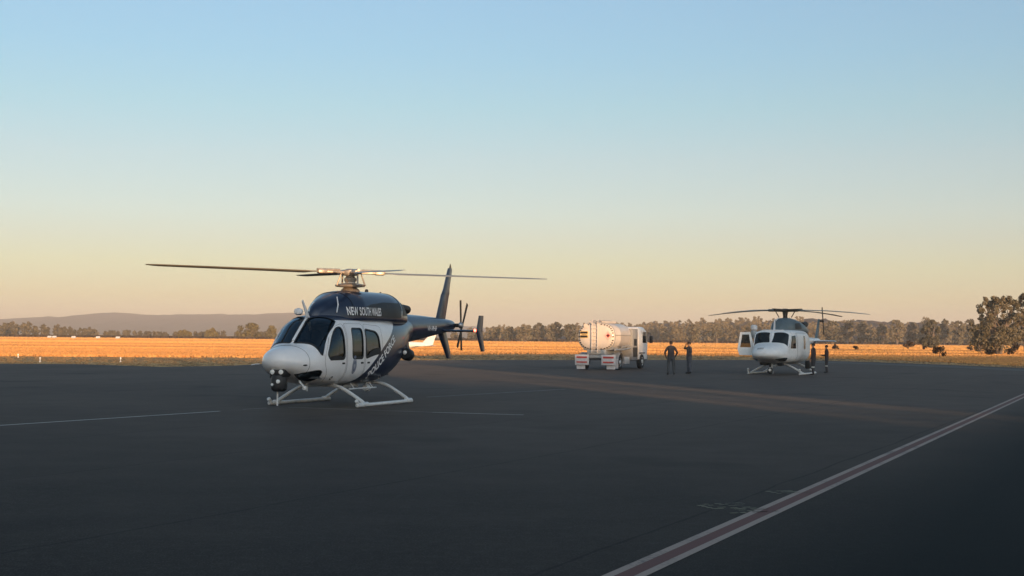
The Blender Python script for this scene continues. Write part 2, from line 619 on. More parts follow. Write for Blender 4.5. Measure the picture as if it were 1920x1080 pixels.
class Hull:
    """rounded body lofted along x. keys: x, top, bottom, half width, height of widest, exponent up, exponent down"""
    def __init__(self, keys):
        k = np.array(sorted(keys), float)
        self.k = k
        self.x0, self.x1 = k[0, 0], k[-1, 0]
    def par(self, x):
        return [float(pchip(self.k[:, 0], self.k[:, j], x)) for j in range(1, 7)]
    def pt(self, x, th):
        zt, zb, hw, zc, nu, nl = self.par(x)
        c, s = math.cos(th), math.sin(th)
        n = nu if s >= 0 else nl
        y = hw * math.copysign(abs(c) ** (2 / n), c)
        z = zc + ((zt - zc) if s >= 0 else (zc - zb)) * math.copysign(abs(s) ** (2 / n), s)
        return Vector((x, y, z))
    def th_z(self, x, z):
        zt, zb, hw, zc, nu, nl = self.par(x)
        r = (z - zc) / (zt - zc) if z >= zc else (z - zc) / (zc - zb)
        r = max(-1, min(1, r))
        return math.asin(math.copysign(abs(r) ** ((nu if r >= 0 else nl) / 2), r))
    def th_y(self, x, y, lower=False):
        zt, zb, hw, zc, nu, nl = self.par(x)
        r = max(-1, min(1, abs(y) / hw))
        a = math.acos(r ** ((nl if lower else nu) / 2))
        return -a if lower else a
    def nrm(self, x, th):
        e = 0.01
        x = min(max(x, self.x0 + e), self.x1 - e)
        a = self.pt(x + e, th) - self.pt(x - e, th)
        b = self.pt(x, th + e) - self.pt(x, th - e)
        n = a.cross(b)
        if n.length < 1e-9: return Vector((0, 0, 1))
        n.normalize()
        p = self.pt(x, th)
        c = Vector((0, 0, self.par(x)[3]))
        if n.dot(Vector((0.0, p.y, p.z - c.z))) < 0: n = -n
        return n
    def off(self, x, th, d):
        return self.pt(x, th) + self.nrm(x, th) * d

def in_poly(p, poly):
    x, y = p; c = False
    n = len(poly)
    for i in range(n):
        x1, y1 = poly[i]; x2, y2 = poly[i - 1]
        if (y1 > y) != (y2 > y) and x < (x2 - x1) * (y - y1) / (y2 - y1) + x1:
            c = not c
    return c

def round_poly(pts, r, seg=5, dens=0.06):
    """2-D polygon with rounded corners, densely sampled"""
    pts = [Vector(p) for p in pts]
    out = []
    n = len(pts)
    for i in range(n):
        p, a, b = pts[i], pts[i - 1], pts[(i + 1) % n]
        rr = r[i] if isinstance(r, (list, tuple)) else r
        da, db = (a - p), (b - p)
        t = min(rr, da.length * .48, db.length * .48)
        q0, q1 = p + da.normalized() * t, p + db.normalized() * t
        for k in range(seg + 1):
            u = k / seg
            out.append((1 - u) ** 2 * q0 + 2 * u * (1 - u) * p + u * u * q1)
    res = []
    for i in range(len(out)):
        a, b = out[i], out[(i + 1) % len(out)]
        m = max(1, int((b - a).length / dens))
        for k in range(m):
            res.append(a.lerp(b, k / m))
    return [(p.x, p.y) for p in res]

def grow(poly, d):
    """offset a closed 2-D outline outwards by d"""
    P = [Vector(p) for p in poly]
    area = sum(P[i - 1].x * P[i].y - P[i].x * P[i - 1].y for i in range(len(P)))
    s = 1 if area > 0 else -1
    out = []
    for i in range(len(P)):
        t = (P[(i + 1) % len(P)] - P[i - 1])
        if t.length < 1e-9: out.append((P[i].x, P[i].y)); continue
        t.normalize()
        nn = Vector((t.y, -t.x)) * s
        q = P[i] + nn * d
        out.append((q.x, q.y))
    return out

def cdt(outer, holes, step, extra=None):
    """triangles filling an outline with holes, with inner points; returns 2-D verts and faces"""
    pts, edges = [], []
    for loop in [outer] + list(holes):
        o = len(pts)
        pts += [Vector(p) for p in loop]
        edges += [(o + i, o + (i + 1) % len(loop)) for i in range(len(loop))]
    xs = [p[0] for p in outer]; ys = [p[1] for p in outer]
    if extra is None:
        extra = []
        sx, sy = step if isinstance(step, (tuple, list)) else (step, step)
        x = min(xs) + sx * .5
        while x < max(xs):
            y = min(ys) + sy * .5
            while y < max(ys):
                extra.append((x, y)); y += sy
            x += sx
    for p in extra:
        if in_poly(p, outer) and not any(in_poly(p, h) for h in holes):
            pts.append(Vector(p))
    V, E, Fc, _, _, _ = delaunay_2d_cdt(pts, edges, [], 0, 1e-6)
    keep = []
    for f in Fc:
        c = (sum(V[i].x for i in f) / len(f), sum(V[i].y for i in f) / len(f))
        if in_poly(c, outer) and not any(in_poly(c, h) for h in holes):
            keep.append(tuple(f))
    return V, keep

def side_map(h, d, sgn=1):
    def g(u, v):
        p = h.off(u, h.th_z(u, v), d)
        return (p.x, p.y * sgn, p.z)
    return g

def skin_patch(name, outer, holes, step, fn, mat, parent, thick=0.0):
    V, Fc = cdt(outer, holes, step)
    mb = MB()
    mb.add([fn(v.x, v.y) for v in V], Fc)
    return mb.build(name, mat, parent, fix=True, angle=60)

def text_mesh(s, size, bold=0.0, spacing=1.0, shear=0.0):
    c = bpy.data.curves.new('lettering', 'FONT')
    c.body = s; c.size = size; c.offset = bold; c.space_character = spacing; c.shear = shear
    c.resolution_u = 3
    c.align_x = 'LEFT'
    o = bpy.data.objects.new('lettering', c)
    col.objects.link(o)
    bpy.context.view_layer.update()
    me = bpy.data.meshes.new_from_object(o.evaluated_get(bpy.context.evaluated_depsgraph_get()))
    V = [tuple(v.co) for v in me.vertices]
    Fc = [tuple(p.vertices) for p in me.polygons]
    bpy.data.objects.remove(o); bpy.data.curves.remove(c); bpy.data.meshes.remove(me)
    return V, Fc

def lettering(name, s, size, fn, mat, parent, bold=0.0, spacing=1.0, sx=1.0):
    V, Fc = text_mesh(s, size, bold, spacing)
    mb = MB()
    mb.add([fn(v[0] * sx, v[1]) for v in V], Fc)
    return mb.build(name, mat, parent, smooth=False, fix=False)

# ------------------------------------------------------------------ ground, apron, lines
tag(sheet('ground', [(-4000, -900), (4000, -900), (4000, 5200), (-4000, 5200)], 0.0, M['field']), kind='structure')

edge_px = [(-260, 684), (0, 682), (150, 683), (300, 688), (430, 686), (540, 680), (700, 676), (900, 675), (1100, 675), (1300, 675),
           (1500, 675), (1640, 679), (1780, 684), (1920, 690), (2150, 700)]
edge = [gp(*p) for p in edge_px]
apron_pts = [(-300, -45), (260, -45), (260, edge[-1].y)] + [(p.x, p.y) for p in reversed(edge)] + [(-300, edge[0].y)]
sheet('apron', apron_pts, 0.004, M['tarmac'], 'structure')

def strip(a, b, w, z, name, mat, off=0.0):
    a, b = Vector((a.x, a.y)), Vector((b.x, b.y))
    d = (b - a).normalized(); n = Vector((d.y, -d.x))
    N = 1
    p = [a + n * (off - w / 2), a + n * (off + w / 2), b + n * (off + w / 2), b + n * (off - w / 2)]
    return sheet(name, p, z, mat, 'structure')
la, lb = gp(1173.5, 1080), gp(1920, 742)
dd = (lb - la).normalized()
la2, lb2 = la - dd * 6, lb + dd * 40
strip(la2, lb2, 0.135, 0.008, 'apron_edge_line', M['line_red'])
strip(la2, lb2, 0.082, 0.008, 'apron_edge_line', M['line_white'], 0.109)
strip(la2, lb2, 0.082, 0.008, 'apron_edge_line', M['line_white'], -0.109)
strip(gp(-80, 803.5), gp(412, 771.5), 0.085, 0.008, 'parking_line', M['line_pale'])
strip(gp(455, 768), gp(500, 765.5), 0.06, 0.008, 'parking_line', M['line_faint'])
strip(gp(540, 764), gp(810, 773.5), 0.075, 0.008, 'parking_line', M['line_faint'])
strip(gp(810, 773.5), gp(982, 778.5), 0.085, 0.008, 'parking_line', M['line_pale'])
strip(gp(800, 745), gp(1060, 730), 0.10, 0.008, 'parking_line', M['line_faint'])
# pale concrete edge strip round the far right of the apron
q = [gp(1500, 677), gp(1640, 681.5), gp(1780, 686.5), gp(1920, 693), gp(2100, 701)]
q2 = [gp(1500, 678.6), gp(1640, 683.4), gp(1780, 689), gp(1920, 696), gp(2100, 705)]
sheet('apron_edge_strip', q + q2[::-1], 0.008, plain('worn_concrete', (0.075, 0.072, 0.068), 0.9, var=.25, scale=.4), 'structure')

# worn yellow stencil patches by the edge line
mb = MB()
rnd = random.Random(4)
def stencil_patch(px, py, w, d, rows):
    c = gp(px, py)
    ax = Vector((0.93, 0.37, 0)); ay = Vector((-0.37, 0.93, 0))
    for r_ in range(rows):
        x = 0
        while x < w:
            l = rnd.uniform(.06, .22)
            if rnd.random() < .62:
                p0 = c + ax * (x - w / 2) + ay * (r_ / rows - .5) * d
                t = rnd.uniform(.03, .06)
                pts = [p0, p0 + ax * l, p0 + ax * l + ay * t, p0 + ay * t]
                mb.add([(p.x, p.y, .008) for p in pts], [(0, 1, 2, 3)])
            x += l + rnd.uniform(.02, .08)
stencil_patch(1372, 953, .52, .85, 9)
stencil_patch(1465, 921, .46, .55, 5)
o = mb.build('painted_stencil', M['stencil'], smooth=False)
tag(o, kind='structure')

# ------------------------------------------------------------------ unseen sheds behind the camera, shaped to throw the apron's shade and light streaks
PX, PY = Vector((math.cos(R(17.5)), math.sin(R(17.5)))), Vector((-math.sin(R(17.5)), math.cos(R(17.5))))
def shed(p0, p1, h, depth, label, q0=-60.0, gable=0.0, pitch=0.0):
    c = PX * ((p0 + p1) / 2) + PY * (q0 - depth / 2)
    t = thing('hangar', label, 'hangar', (c.x, c.y, 0), R(17.5))
    w = p1 - p0
    hw, hd = w / 2, depth / 2
    m_ = MB().box((0, 0, (h - .4) / 2), (w - .3, depth - .3, h - .4))
    m_.build('wall', M['hangar'], t)
    m_ = MB().prism([(-hd, h - .4), (hd, h - .4), (hd, h - .1), (0, h), (-hd, h - .1)], w,
                    Matrix(((0, 0, 1, 0), (1, 0, 0, 0), (0, 1, 0, 0), (0, 0, 0, 1))))
    m_.build('roof', M['roofm'], t)
    n = max(1, int(w // 14))
    for k in range(n):
        x = -hw + w * (k + .5) / n
        m_ = MB().box((x, hd, h * .36), (min(11, w / n * .8), .12, h * .72))
        d_ = m_.build('door', M['grey'], t)
        m_ = MB().box((x, hd + .10, h * .36), (.08, .08, h * .6))
        m_.build('rail', M['steel'], d_)
    return t
shed(-95, 13.6, 8.15, 26, 'long low grey hangar standing behind the viewer on the left')
shed(21.3, 32.2, 8.25, 18, 'small grey hangar between two larger ones behind the viewer')
shed(32.0, 120, 10.6, 30, 'tall grey hangar standing behind the viewer on the right', q0=-61.5)
shed(13.1, 16.9, 6.1, 14, 'narrow grey workshop beside the long low hangar behind the viewer', q0=-60.6)
shed(14.6, 23.5, 6.2, 6, 'little grey lean-to shed in the gap between hangars', q0=-88)

def tufts(name, n, region, h, w, mat, seed, blades=4):
    rg = np.random.default_rng(seed)
    P = region(rg, n)
    n = len(P)
    V = np.zeros((n, blades, 4, 3), np.float32)
    for b in range(blades):
        a = rg.uniform(0, 2 * PI, n)
        hh = h * rg.uniform(.7, 1.15, n); ww = w * rg.uniform(.5, 1.2, n)
        lean = rg.normal(0, .35, n) * hh
        dx, dy = np.cos(a), np.sin(a)
        ox, oy = rg.normal(0, w * .5, n), rg.normal(0, w * .5, n)
        bx, by = P[:, 0] + ox, P[:, 1] + oy
        for k, (s, t, wf) in enumerate(((-1, 0, .5), (1, 0, .5), (1, 1, .32), (-1, .82, .32))):
            V[:, b, k, 0] = bx + dx * ww * s * wf - dy * lean * t
            V[:, b, k, 1] = by + dy * ww * s * wf + dx * lean * t
            V[:, b, k, 2] = hh * t
    Fc = np.arange(n * blades * 4).reshape(-1, 4)
    return np_mesh(name, V.reshape(-1, 3), Fc, mat)

ex = np.array([p.x for p in edge]); ey = np.array([p.y for p in edge])
far_edge = np.array([gp(x, y).xy[:] for x, y in [(-260, 664), (0, 668), (300, 670), (520, 671), (760, 668), (960, 664), (1080, 664), (1300, 667), (1500, 671.5),
                     (1640, 674.5), (1780, 680), (1920, 687), (2150, 696)]])
def ang_edge(E, X, Y):
    """does (X, Y) lie beyond the edge polyline E as seen along its bearing?"""
    ea = E[:, 0] / E[:, 1]; er = E[:, 1]
    return Y > np.interp(X / Y, ea, er)
def field_region(rg, n):
    lo, hi = 85.0, 900.0
    Y = lo * (hi / lo) ** rg.uniform(0, 1, n)
    a = rg.uniform(-.55, .55, n)
    X = a * Y
    k = ang_edge(far_edge, X, Y)
    return np.stack([X[k], Y[k]], 1)
g = tufts('dry_grass', 235000, field_region, .15, .24, M['grass'], 3, 3)
tag(g, 'golden dry grass covering the field beyond the apron', 'grass', kind='stuff')
AE = np.array([(p.x, p.y) for p in edge])
def verge_region(rg, n):
    Y = 70 * (190 / 70) ** rg.uniform(0, 1, n)
    X = rg.uniform(-.5, .5, n) * Y
    k = ang_edge(AE, X, Y) & ~ang_edge(far_edge, X, Y)
    return np.stack([X[k], Y[k]], 1)
g = tufts('verge_grass', 16000, verge_region, .04, .20, M['verge'], 5)
tag(g, 'short brown grass along the edge of the apron', 'grass', kind='stuff')

# ------------------------------------------------------------------ hills
def hill(name, ridge_px, Y, depth, seed, mat, front=None):
    rg = np.random.default_rng(seed)
    pts = [at_dist(px, py, Y) for px, py in ridge_px]
    rx = np.array([p.x for p in pts]); rz = np.array([p.z for p in pts])
    nx, ny = 220, 26
    xs = np.linspace(rx[0], rx[-1], nx)
    hz = pchip(rx, rz, xs) + np.interp(np.arange(nx), np.arange(0, nx, 4), rg.normal(0, 1.2, len(range(0, nx, 4))))
    V = []
    for j in range(ny):
        t = j / (ny - 1) * 2 - 1
        fall = math.cos(t * PI / 2) ** 1.3 if abs(t) < 1 else 0
        for i in range(nx):
            V.append((xs[i], Y + t * depth, max(-2, hz[i] * fall + (rg.normal(0, 1.2) if 0 < j < ny - 1 else -2))))
    Fc = [(j * nx + i, j * nx + i + 1, (j + 1) * nx + i + 1, (j + 1) * nx + i) for j in range(ny - 1) for i in range(nx - 1)]
    o = np_mesh(name, V, Fc, mat, smooth=True)
    return tag(o, kind='structure')
hill('hills', [(-500, 625), (-200, 612), (60, 599), (110, 596), (180, 595), (215, 589.5), (260, 589), (330, 591), (400, 590.5), (455, 591.5), (520, 589),
               (600, 588), (680, 592), (760, 600), (850, 610), (950, 620), (1050, 634)], 3600, 900, 2, M['hill'])

# ------------------------------------------------------------------ trees
def leaf_cloud(rg, centers, radii, per, size, squash=.8):
    """leaf-sized quads scattered through clumps"""
    C = np.repeat(np.asarray(centers, np.float32), per, 0)
    Rr = np.repeat(np.asarray(radii, np.float32), per)
    n = len(C)
    d = rg.normal(0, 1, (n, 3)); d /= np.linalg.norm(d, axis=1)[:, None]
    rad = Rr * rg.uniform(0.15, 1, n) ** .45
    P = C + d * rad[:, None] * np.array([1, 1, squash])
    u = rg.normal(0, 1, (n, 3)); u /= np.linalg.norm(u, axis=1)[:, None]
    w = np.cross(u, d + rg.normal(0, .5, (n, 3))); w /= (np.linalg.norm(w, axis=1)[:, None] + 1e-6)
    s = size * rg.uniform(.5, 1.25, n)
    V = np.stack([P - u * s[:, None], P + w * s[:, None] * .55, P + u * s[:, None], P - w * s[:, None] * .55], 1)
    return V.reshape(-1, 3), np.arange(n * 4).reshape(-1, 4)

def tree(name, label, loc, h, spread, seed, leaf, trunk_h=.25, clumps=26, per=60, size=.3, stems=3, group=None, cat='tree', open_=0.0, lowskirt=0.0, rad=.20):
    rg = np.random.default_rng(seed)
    t = thing(name, label, cat, loc, rg.uniform(0, 6), group)
    cen, rr = [], []
    for i in range(clumps):
        v = rg.uniform(0, 1)
        z = h * (trunk_h + (1 - trunk_h) * v * .90)
        prof = math.sin(PI * min(1, .22 + .72 * v)) ** .6
        r_ = spread * prof * math.sqrt(rg.uniform(.05, 1)) * .8
        a = rg.uniform(0, 2 * PI)
        cen.append((r_ * math.cos(a), r_ * math.sin(a), z))
        rr.append(h * rad * rg.uniform(.55, 1.1) * (1 - .35 * v))
    for i in range(int(lowskirt)):
        a = rg.uniform(0, 2 * PI); r_ = spread * rg.uniform(.2, .8)
        cen.append((r_ * math.cos(a), r_ * math.sin(a), h * rg.uniform(.08, .3)))
        rr.append(h * .12)
    V, Fc = leaf_cloud(rg, cen, rr, per, size)
    V[:, 2] = np.maximum(V[:, 2], .05)
    np_mesh('crown', V, Fc, leaf, t)
    mb = MB()
    rt = h * .018 + .05
    for s in range(stems):
        a = 2 * PI * s / stems + rg.uniform(-.5, .5)
        tip = Vector((math.cos(a) * spread * .35, math.sin(a) * spread * .35, h * .72)) if stems > 1 else Vector((0, 0, h * .85))
        b0 = Vector((math.cos(a) * rt, math.sin(a) * rt, -.1)) if stems > 1 else Vector((0, 0, -.1))
        mid = b0.lerp(tip, .45) + Vector((rg.normal(0, .1), rg.normal(0, .1), 0)) * h * .15
        mb.tube([b0, mid, tip], [rt, rt * .7, rt * .25], 7)
        for k in range(4):
            c = Vector(cen[int(rg.integers(0, clumps))])
            st = b0.lerp(tip, rg.uniform(.35, .8))
            mb.tube([st, st.lerp(c, .5) + Vector((0, 0, .1)), c], [rt * .42, rt * .3, rt * .1], 5)
    mb.build('trunk', M['bark'], t)
    return t

# tall multi-stemmed gums at the right edge
b = gp(1872, 665.5)
tree('gum_tree', 'tall spreading gum tree with several stems at the right edge of the field', b, 8.3, 5.0, 11, M['leaf'], .20, 150, 90, .16, 6, lowskirt=22, rad=.078)
b = gp(1925, 664)
tree('gum_tree', 'tallest gum tree, cut by the right border of the picture', b, 9.3, 3.4, 12, M['leaf'], .2, 100, 90, .16, 3, rad=.075)
b = gp(1838, 660)
tree('gum_tree', 'lower bushy gum leaning in front of the tall spreading gum', b, 4.8, 2.2, 13, M['leaf'], .2, 30, 110, .16, 3, lowskirt=4, rad=.13)
b = gp(1746, 653)
tree('bushy_tree', 'bushy tree with low skirts standing alone in the golden field', b, 7.4, 3.0, 14, M['leaf'], .08, 70, 80, .22, 4, lowskirt=18, rad=.095)

# slim unseen trees added in the gap between the sheds to break up the light streak
for i, (p_, q_, h_, sp_) in enumerate([(19.65, -82, 9.2, .55), (18.35, -104, 9.6, .30)]):
    c_ = PX * p_ + PY * q_
    tree('young_gum', ['slim young gum in the gap between two hangars', 'thin sapling behind the slim young gum between two hangars'][i], (c_.x, c_.y, 0), h_, sp_, 160 + i, M['leaf'], .12, 30, 60, .16, 1, rad=.07)
# row of trees along the far edge of the field
row = [(1300, 606, 24), (1344, 606, 20), (1408, 604, 18), (1560, 599, 26), (1590, 600, 24), (1618, 601, 25), (1655, 605, 24), (1682, 598, 26), (1712, 603, 24),
       (1735, 592, 24), (1770, 597, 24), (1797, 601, 25), (1818, 596, 22), (930, 613, 22), (956, 611, 22), (985, 606, 26), (1010, 604, 26), (1043, 602, 26), (1070, 606, 24)]
for i, (px, top, wpx) in enumerate(row):
    Y = 560 + (i * 37 % 50)
    bz = at_dist(px, 640, Y); bz.z = 0
    hz = at_dist(px, top, Y).z
    sp = wpx / F_PX * Y * .62
    lab = ['rounded grey green tree in the row along the far edge of the field', 'pale trunked tree in the row along the far edge of the field'][i % 2]
    tree('field_tree', lab, bz, hz, sp, 40 + i, M['leaf'], (.16, .28, .2)[i % 3], 34, 34, .52, 2 + i % 2, group=['grey green trees along the far field edge', 'pale trunked trees along the far field edge'][i % 2], lowskirt=(3, 0, 5)[i % 3], rad=(.17, .13, .15)[i % 3])

# low trees far off on the left
lt = [(467, 604.5, 52, 'broad olive bush with a dark hollow at its foot, left of the striped police helicopter'), (396, 616, 26, 'low rounded bush left of the broad olive bush'),
      (345, 619, 34, 'flat wide bush farthest left of the three bushes under the hill'), (508, 610, 18, 'olive bush partly behind the nose of the police helicopter')]
for i, (px, top, wpx, lab) in enumerate(lt):
    Y = 620
    bz = at_dist(px, 640, Y); bz.z = 0
    tree('bush', lab, bz, at_dist(px, top, Y).z, wpx / F_PX * Y * .5, 80 + i, M['leaf_shrub'], .1, 30, 50, .6, 3, cat='bush', lowskirt=8, rad=.26)

# small dark scrub bushes and stumps in the field on the right
for i, (px, py, hh) in enumerate([(1567, 656, 1.1), (1605, 657, .9), (1704, 656, 1.9), (1733, 656.5, .9), (1762, 671, 1.25), (1820, 658, 1.2), (1848, 658, 1.0), (1855, 667, 1.0),
                                  (1900, 661, 2.2), (1893, 668, 1.0)]):
    b = gp(px, py)
    rg = np.random.default_rng(120 + i)
    t = thing('scrub_bush', 'small dark scrub bush standing in the golden grass on the right', 'bush', b, 0, 'small dark scrub bushes in the field')
    n = 7
    cen = [(rg.normal(0, hh * .22), rg.normal(0, hh * .22), hh * rg.uniform(.25, .8)) for _ in range(n)]
    V, Fc = leaf_cloud(rg, cen, [hh * .28] * n, 40, hh * .12)
    V[:, 2] = np.maximum(V[:, 2], .02)
    np_mesh('crown', V, Fc, M['scrub'], t)
    MB().tube([(0, 0, -.05), (.02, .02, hh * .4), (.05, 0, hh * .75)], [.05, .04, .015], 6).build('stem', M['bark'], t)

# far woods: one mass of crowns on rising ground
def wood(name, label, prof, Y0, Y1, n, seed, leaf, cone=.4, size=.9, per=46, ground=None):
    rg = np.random.default_rng(seed)
    cs, rs = [], []
    pxs = [p[0] for p in prof]; tops = [p[1] for p in prof]
    for i in range(n):
        v = i / n
        Y = Y0 + (Y1 - Y0) * v
        px = rg.uniform(pxs[0], pxs[-1])
        top = np.interp(px, pxs, tops) + rg.normal(0, 1.1)
        hor = 624 + .0088 * px
        topY = hor - 4 - (hor - 4 - top) * (.55 + .45 * v) + rg.uniform(0, 5) * (1 - v)
        p = at_dist(px, topY, Y)
        h = min(p.z, rg.uniform(9, 13))
        base = p.z - h
        thin = rg.uniform(0, 1) < cone
        m = 7
        for k in range(m):
            f = (k + .6) / m
            r_ = h * (.13 if thin else .2) * (1 - .75 * f if thin else math.sin(PI * (.2 + .7 * f)))
            a = rg.uniform(0, 2 * PI)
            cs.append((p.x + r_ * .8 * math.cos(a), Y + r_ * .8 * math.sin(a), base + h * f * .93))
            rs.append(max(.7, r_ * 1.1))
    V, Fc = leaf_cloud(rg, cs, rs, per // 2, size)
    V[:, 2] = np.maximum(V[:, 2], -.5)
    o = np_mesh(name, V, Fc, leaf)
    return tag(o, label, 'woodland', kind='stuff')
hill('woodland_rise', [(880, 636), (960, 625), (1200, 617), (1400, 608), (1560, 607), (1700, 610), (1850, 612), (2100, 612), (2400, 630)], 1050, 260, 9, M['earth'])
wood('woodland', 'brown green woodland rising behind the far edge of the field', [(880, 612), (930, 607), (960, 610), (1000, 605), (1090, 604), (1180, 603), (1240, 599), (1290, 596), (1400, 591),
     (1500, 592), (1580, 596), (1650, 601), (1700, 601), (1780, 602), (1850, 598), (2050, 596)], 690, 1060, 620, 21, M['leaf_wood'], .45)
wood('scrubland', 'low scattered scrub along the far edge of the field on the left', [(-150, 600), (0, 601), (60, 601), (95, 606), (140, 612), (200, 618), (300, 622), (520, 621), (900, 622)], 700, 820, 190, 22, M['leaf_wood'], .1)
# dark belt of tufts at the foot of the woods
def belt_region(rg, n):
    Y = rg.uniform(610, 680, n)
    X = rg.uniform(-.55, .55, n) * Y
    return np.stack([X, Y], 1)
g = tufts('undergrowth', 9000, belt_region, 1.0, 1.6, M['scrub'], 8, 3)
tag(g, 'dark undergrowth belt along the foot of the far trees', 'undergrowth', kind='stuff')

# ------------------------------------------------------------------ police helicopter
PSI = R(20.5)
HB = Vector((-4.28, 36.95, 0))
def hdg(psi):       # local +x (nose) points towards the camera, swung to its left
    return math.atan2(-math.cos(psi), -math.sin(psi))
heli = thing('police_helicopter', 'white and navy police helicopter on skids with lettering along its side, nearest aircraft', 'helicopter', HB, hdg(PSI))

heli.scale = (.97, .97, .97)
H1 = Hull([  # x, top, bottom, half width, widest height, n up, n low
    (4.06, 1.26, 1.16, .06, 1.21, 2.0, 2.0), (4.03, 1.34, 1.08, .17, 1.21, 2.0, 2.0), (3.97, 1.41, 1.02, .28, 1.20, 2.0, 2.0), (3.85, 1.48, .95, .42, 1.18, 2.0, 2.1),
    (3.65, 1.54, .87, .56, 1.16, 2.1, 2.2), (3.4, 1.585, .77, .67, 1.15, 2.2, 2.3), (3.2, 1.62, .71, .74, 1.15, 2.3, 2.4), (2.95, 1.82, .65, .79, 1.18, 2.35, 2.6),
    (2.7, 2.05, .60, .83, 1.22, 2.45, 2.7), (2.42, 2.27, .57, .86, 1.27, 2.7, 2.9), (2.1, 2.36, .555, .88, 1.32, 3.0, 3.0), (1.4, 2.40, .55, .89, 1.35, 3.3, 3.0),
    (0, 2.41, .55, .89, 1.38, 3.3, 3.0), (-.5, 2.41, .56, .89, 1.40, 3.2, 2.9), (-1.0, 2.40, .62, .87, 1.45, 3.0, 2.7), (-1.5, 2.39, .75, .82, 1.52, 2.8, 2.5),
    (-2.0, 2.38, .98, .74, 1.62, 2.6, 2.3), (-2.5, 2.40, 1.28, .61, 1.80, 2.4, 2.1), (-3.0, 2.42, 1.52, .46, 1.98, 2.2, 2.0), (-3.3, 2.42, 1.62, .39, 2.02, 2.1, 2.0)])

def XZ(h, pts, r, dens=.05):
    """outline given in side view (x, z) -> hull parameters (x, theta)"""
    return [(x, h.th_z(x, z)) for x, z in round_poly(pts, r, dens=dens)]

def mirror(poly):
    return [(x, PI - t) for x, t in poly]

# windows: outlines in side view
W_PILOT = [(1.94, 1.23), (2.68, 1.23), (2.78, 1.36), (2.50, 1.83), (2.27, 2.04), (2.00, 2.08)]
W_MID = [(.93, 1.24), (1.56, 1.24), (1.56, 2.04), (.93, 2.04)]
W_REAR = [(-.12, 1.42), (.78, 1.24), (.78, 2.03), (.02, 1.95)]
# windshield half: hull parameters, lower edge from the centre post round to the door post
def wp(x, y=None, z=None):
    return (x, H1.th_y(x, y) if y is not None else H1.th_z(x, z))
ws = [wp(3.17, y=.045), wp(3.12, y=.30), wp(3.07, y=.50), wp(3.05, z=1.47), wp(3.02, z=1.36), wp(2.96, z=1.33), wp(2.88, z=1.45), wp(2.60, z=1.84), wp(2.30, z=2.05), wp(2.09, z=2.185), wp(2.09, z=2.215),
      wp(2.16, y=.45), wp(2.28, y=.2), wp(2.42, y=.045)]
WS = round_poly(ws, .05, 4, .05)
ch = [(3.58, -1.08), (3.50, -.72), (3.38, -.52), (3.22, -.36), (3.06, -.30), (2.95, -.36), (2.91, -.78), (2.97, -1.20), (3.25, -1.28)]
CH = round_poly(ch, .06, 4, .05)
PW = {n: XZ(H1, p, r) for n, p, r in (('a', W_PILOT, .16), ('b', W_MID, .11), ('c', W_REAR, [.08, .08, .10, .22]))}
half = [WS, CH] + list(PW.values())
holes = half + [mirror(p) for p in half]

# body surface: parameter rectangle with the windows cut out
xs = list(np.linspace(-3.3, 3.2, 88)) + list(3.2 + (4.06 - 3.2) * np.sin(np.linspace(.06, PI / 2, 16)))
ths = list(np.linspace(-PI / 2, 1.5 * PI, 97))
def rect_outline():
    o = [(x, ths[0]) for x in xs] + [(xs[-1], t) for t in ths[1:-1]] + [(x, ths[-1]) for x in xs[::-1]] + [(xs[0], t) for t in ths[::-1][1:-1]]
    return o
V, Fc = cdt(rect_outline(), holes, 1, extra=[(x, t) for x in xs[1:-1] for t in ths[1:-1]])
body = MB()
body.add([H1.pt(v.x, v.y) for v in V], Fc)
ring = [H1.pt(xs[-1], t) for t in ths[:-1]]
body.add(ring, [tuple(range(len(ring)))])
ring = [H1.pt(xs[0], t) for t in ths[:-1]]
body.add(ring, [tuple(range(len(ring)))])
me = bpy.data.meshes.new('fuselage')
me.from_pydata(body.v, [], body.f)
me.materials.append(M['livery'])
bm = bmesh.new(); bm.from_mesh(me)
bmesh.ops.remove_doubles(bm, verts=bm.verts[:], dist=.0008)
bmesh.ops.recalc_face_normals(bm, faces=bm.faces[:])
nrm_dir = sum((f.normal.dot(f.calc_center_median() - Vector((f.calc_center_median().x, 0, 1.4))) * f.calc_area() for f in bm.faces))
if nrm_dir < 0: bmesh.ops.reverse_faces(bm, faces=bm.faces[:])
bm.to_mesh(me); bm.free()
finish(me, True, 50)
fus = link('fuselage', me, heli)

def pmap(h, d):
    return lambda u, v: h.off(u, v, d)
def glaze(name, poly, parent, label=None):
    g_ = skin_patch(name, poly, [], (.12, .10), pmap(H1, -.012), M['glass'], parent)
    s_ = skin_patch('seal', grow(poly, .012), [grow(poly, -.035)], (9, 9), pmap(H1, .006), M['seal'], g_)
    return g_
def curve_pts(P, n=8):
    """Catmull-Rom through P"""
    P = [Vector(p) for p in P]
    Q = [P[0] * 2 - P[1]] + P + [P[-1] * 2 - P[-2]]
    out = []
    for i in range(1, len(Q) - 2):
        for k in range(n):
            t = k / n
            a, b_, c, d = Q[i - 1], Q[i], Q[i + 1], Q[i + 2]
            out.append(.5 * ((2 * b_) + (c - a) * t + (2 * a - 5 * b_ + 4 * c - d) * t * t + (3 * b_ - a - 3 * c + d) * t ** 3))
    out.append(P[-1])
    return out
def frame_strip(name, a, b, w, d, mat, parent, h=H1, n=10):
    """thin raised strip following the hull between two hull points"""
    mb = MB()
    P = []
    for k in range(n + 1):
        u = k / n
        x, t = a[0] * (1 - u) + b[0] * u, a[1] * (1 - u) + b[1] * u
        P.append(h.off(x, t, d))
    mb.tube(P, w, 6)
    return mb.build(name, mat, parent)
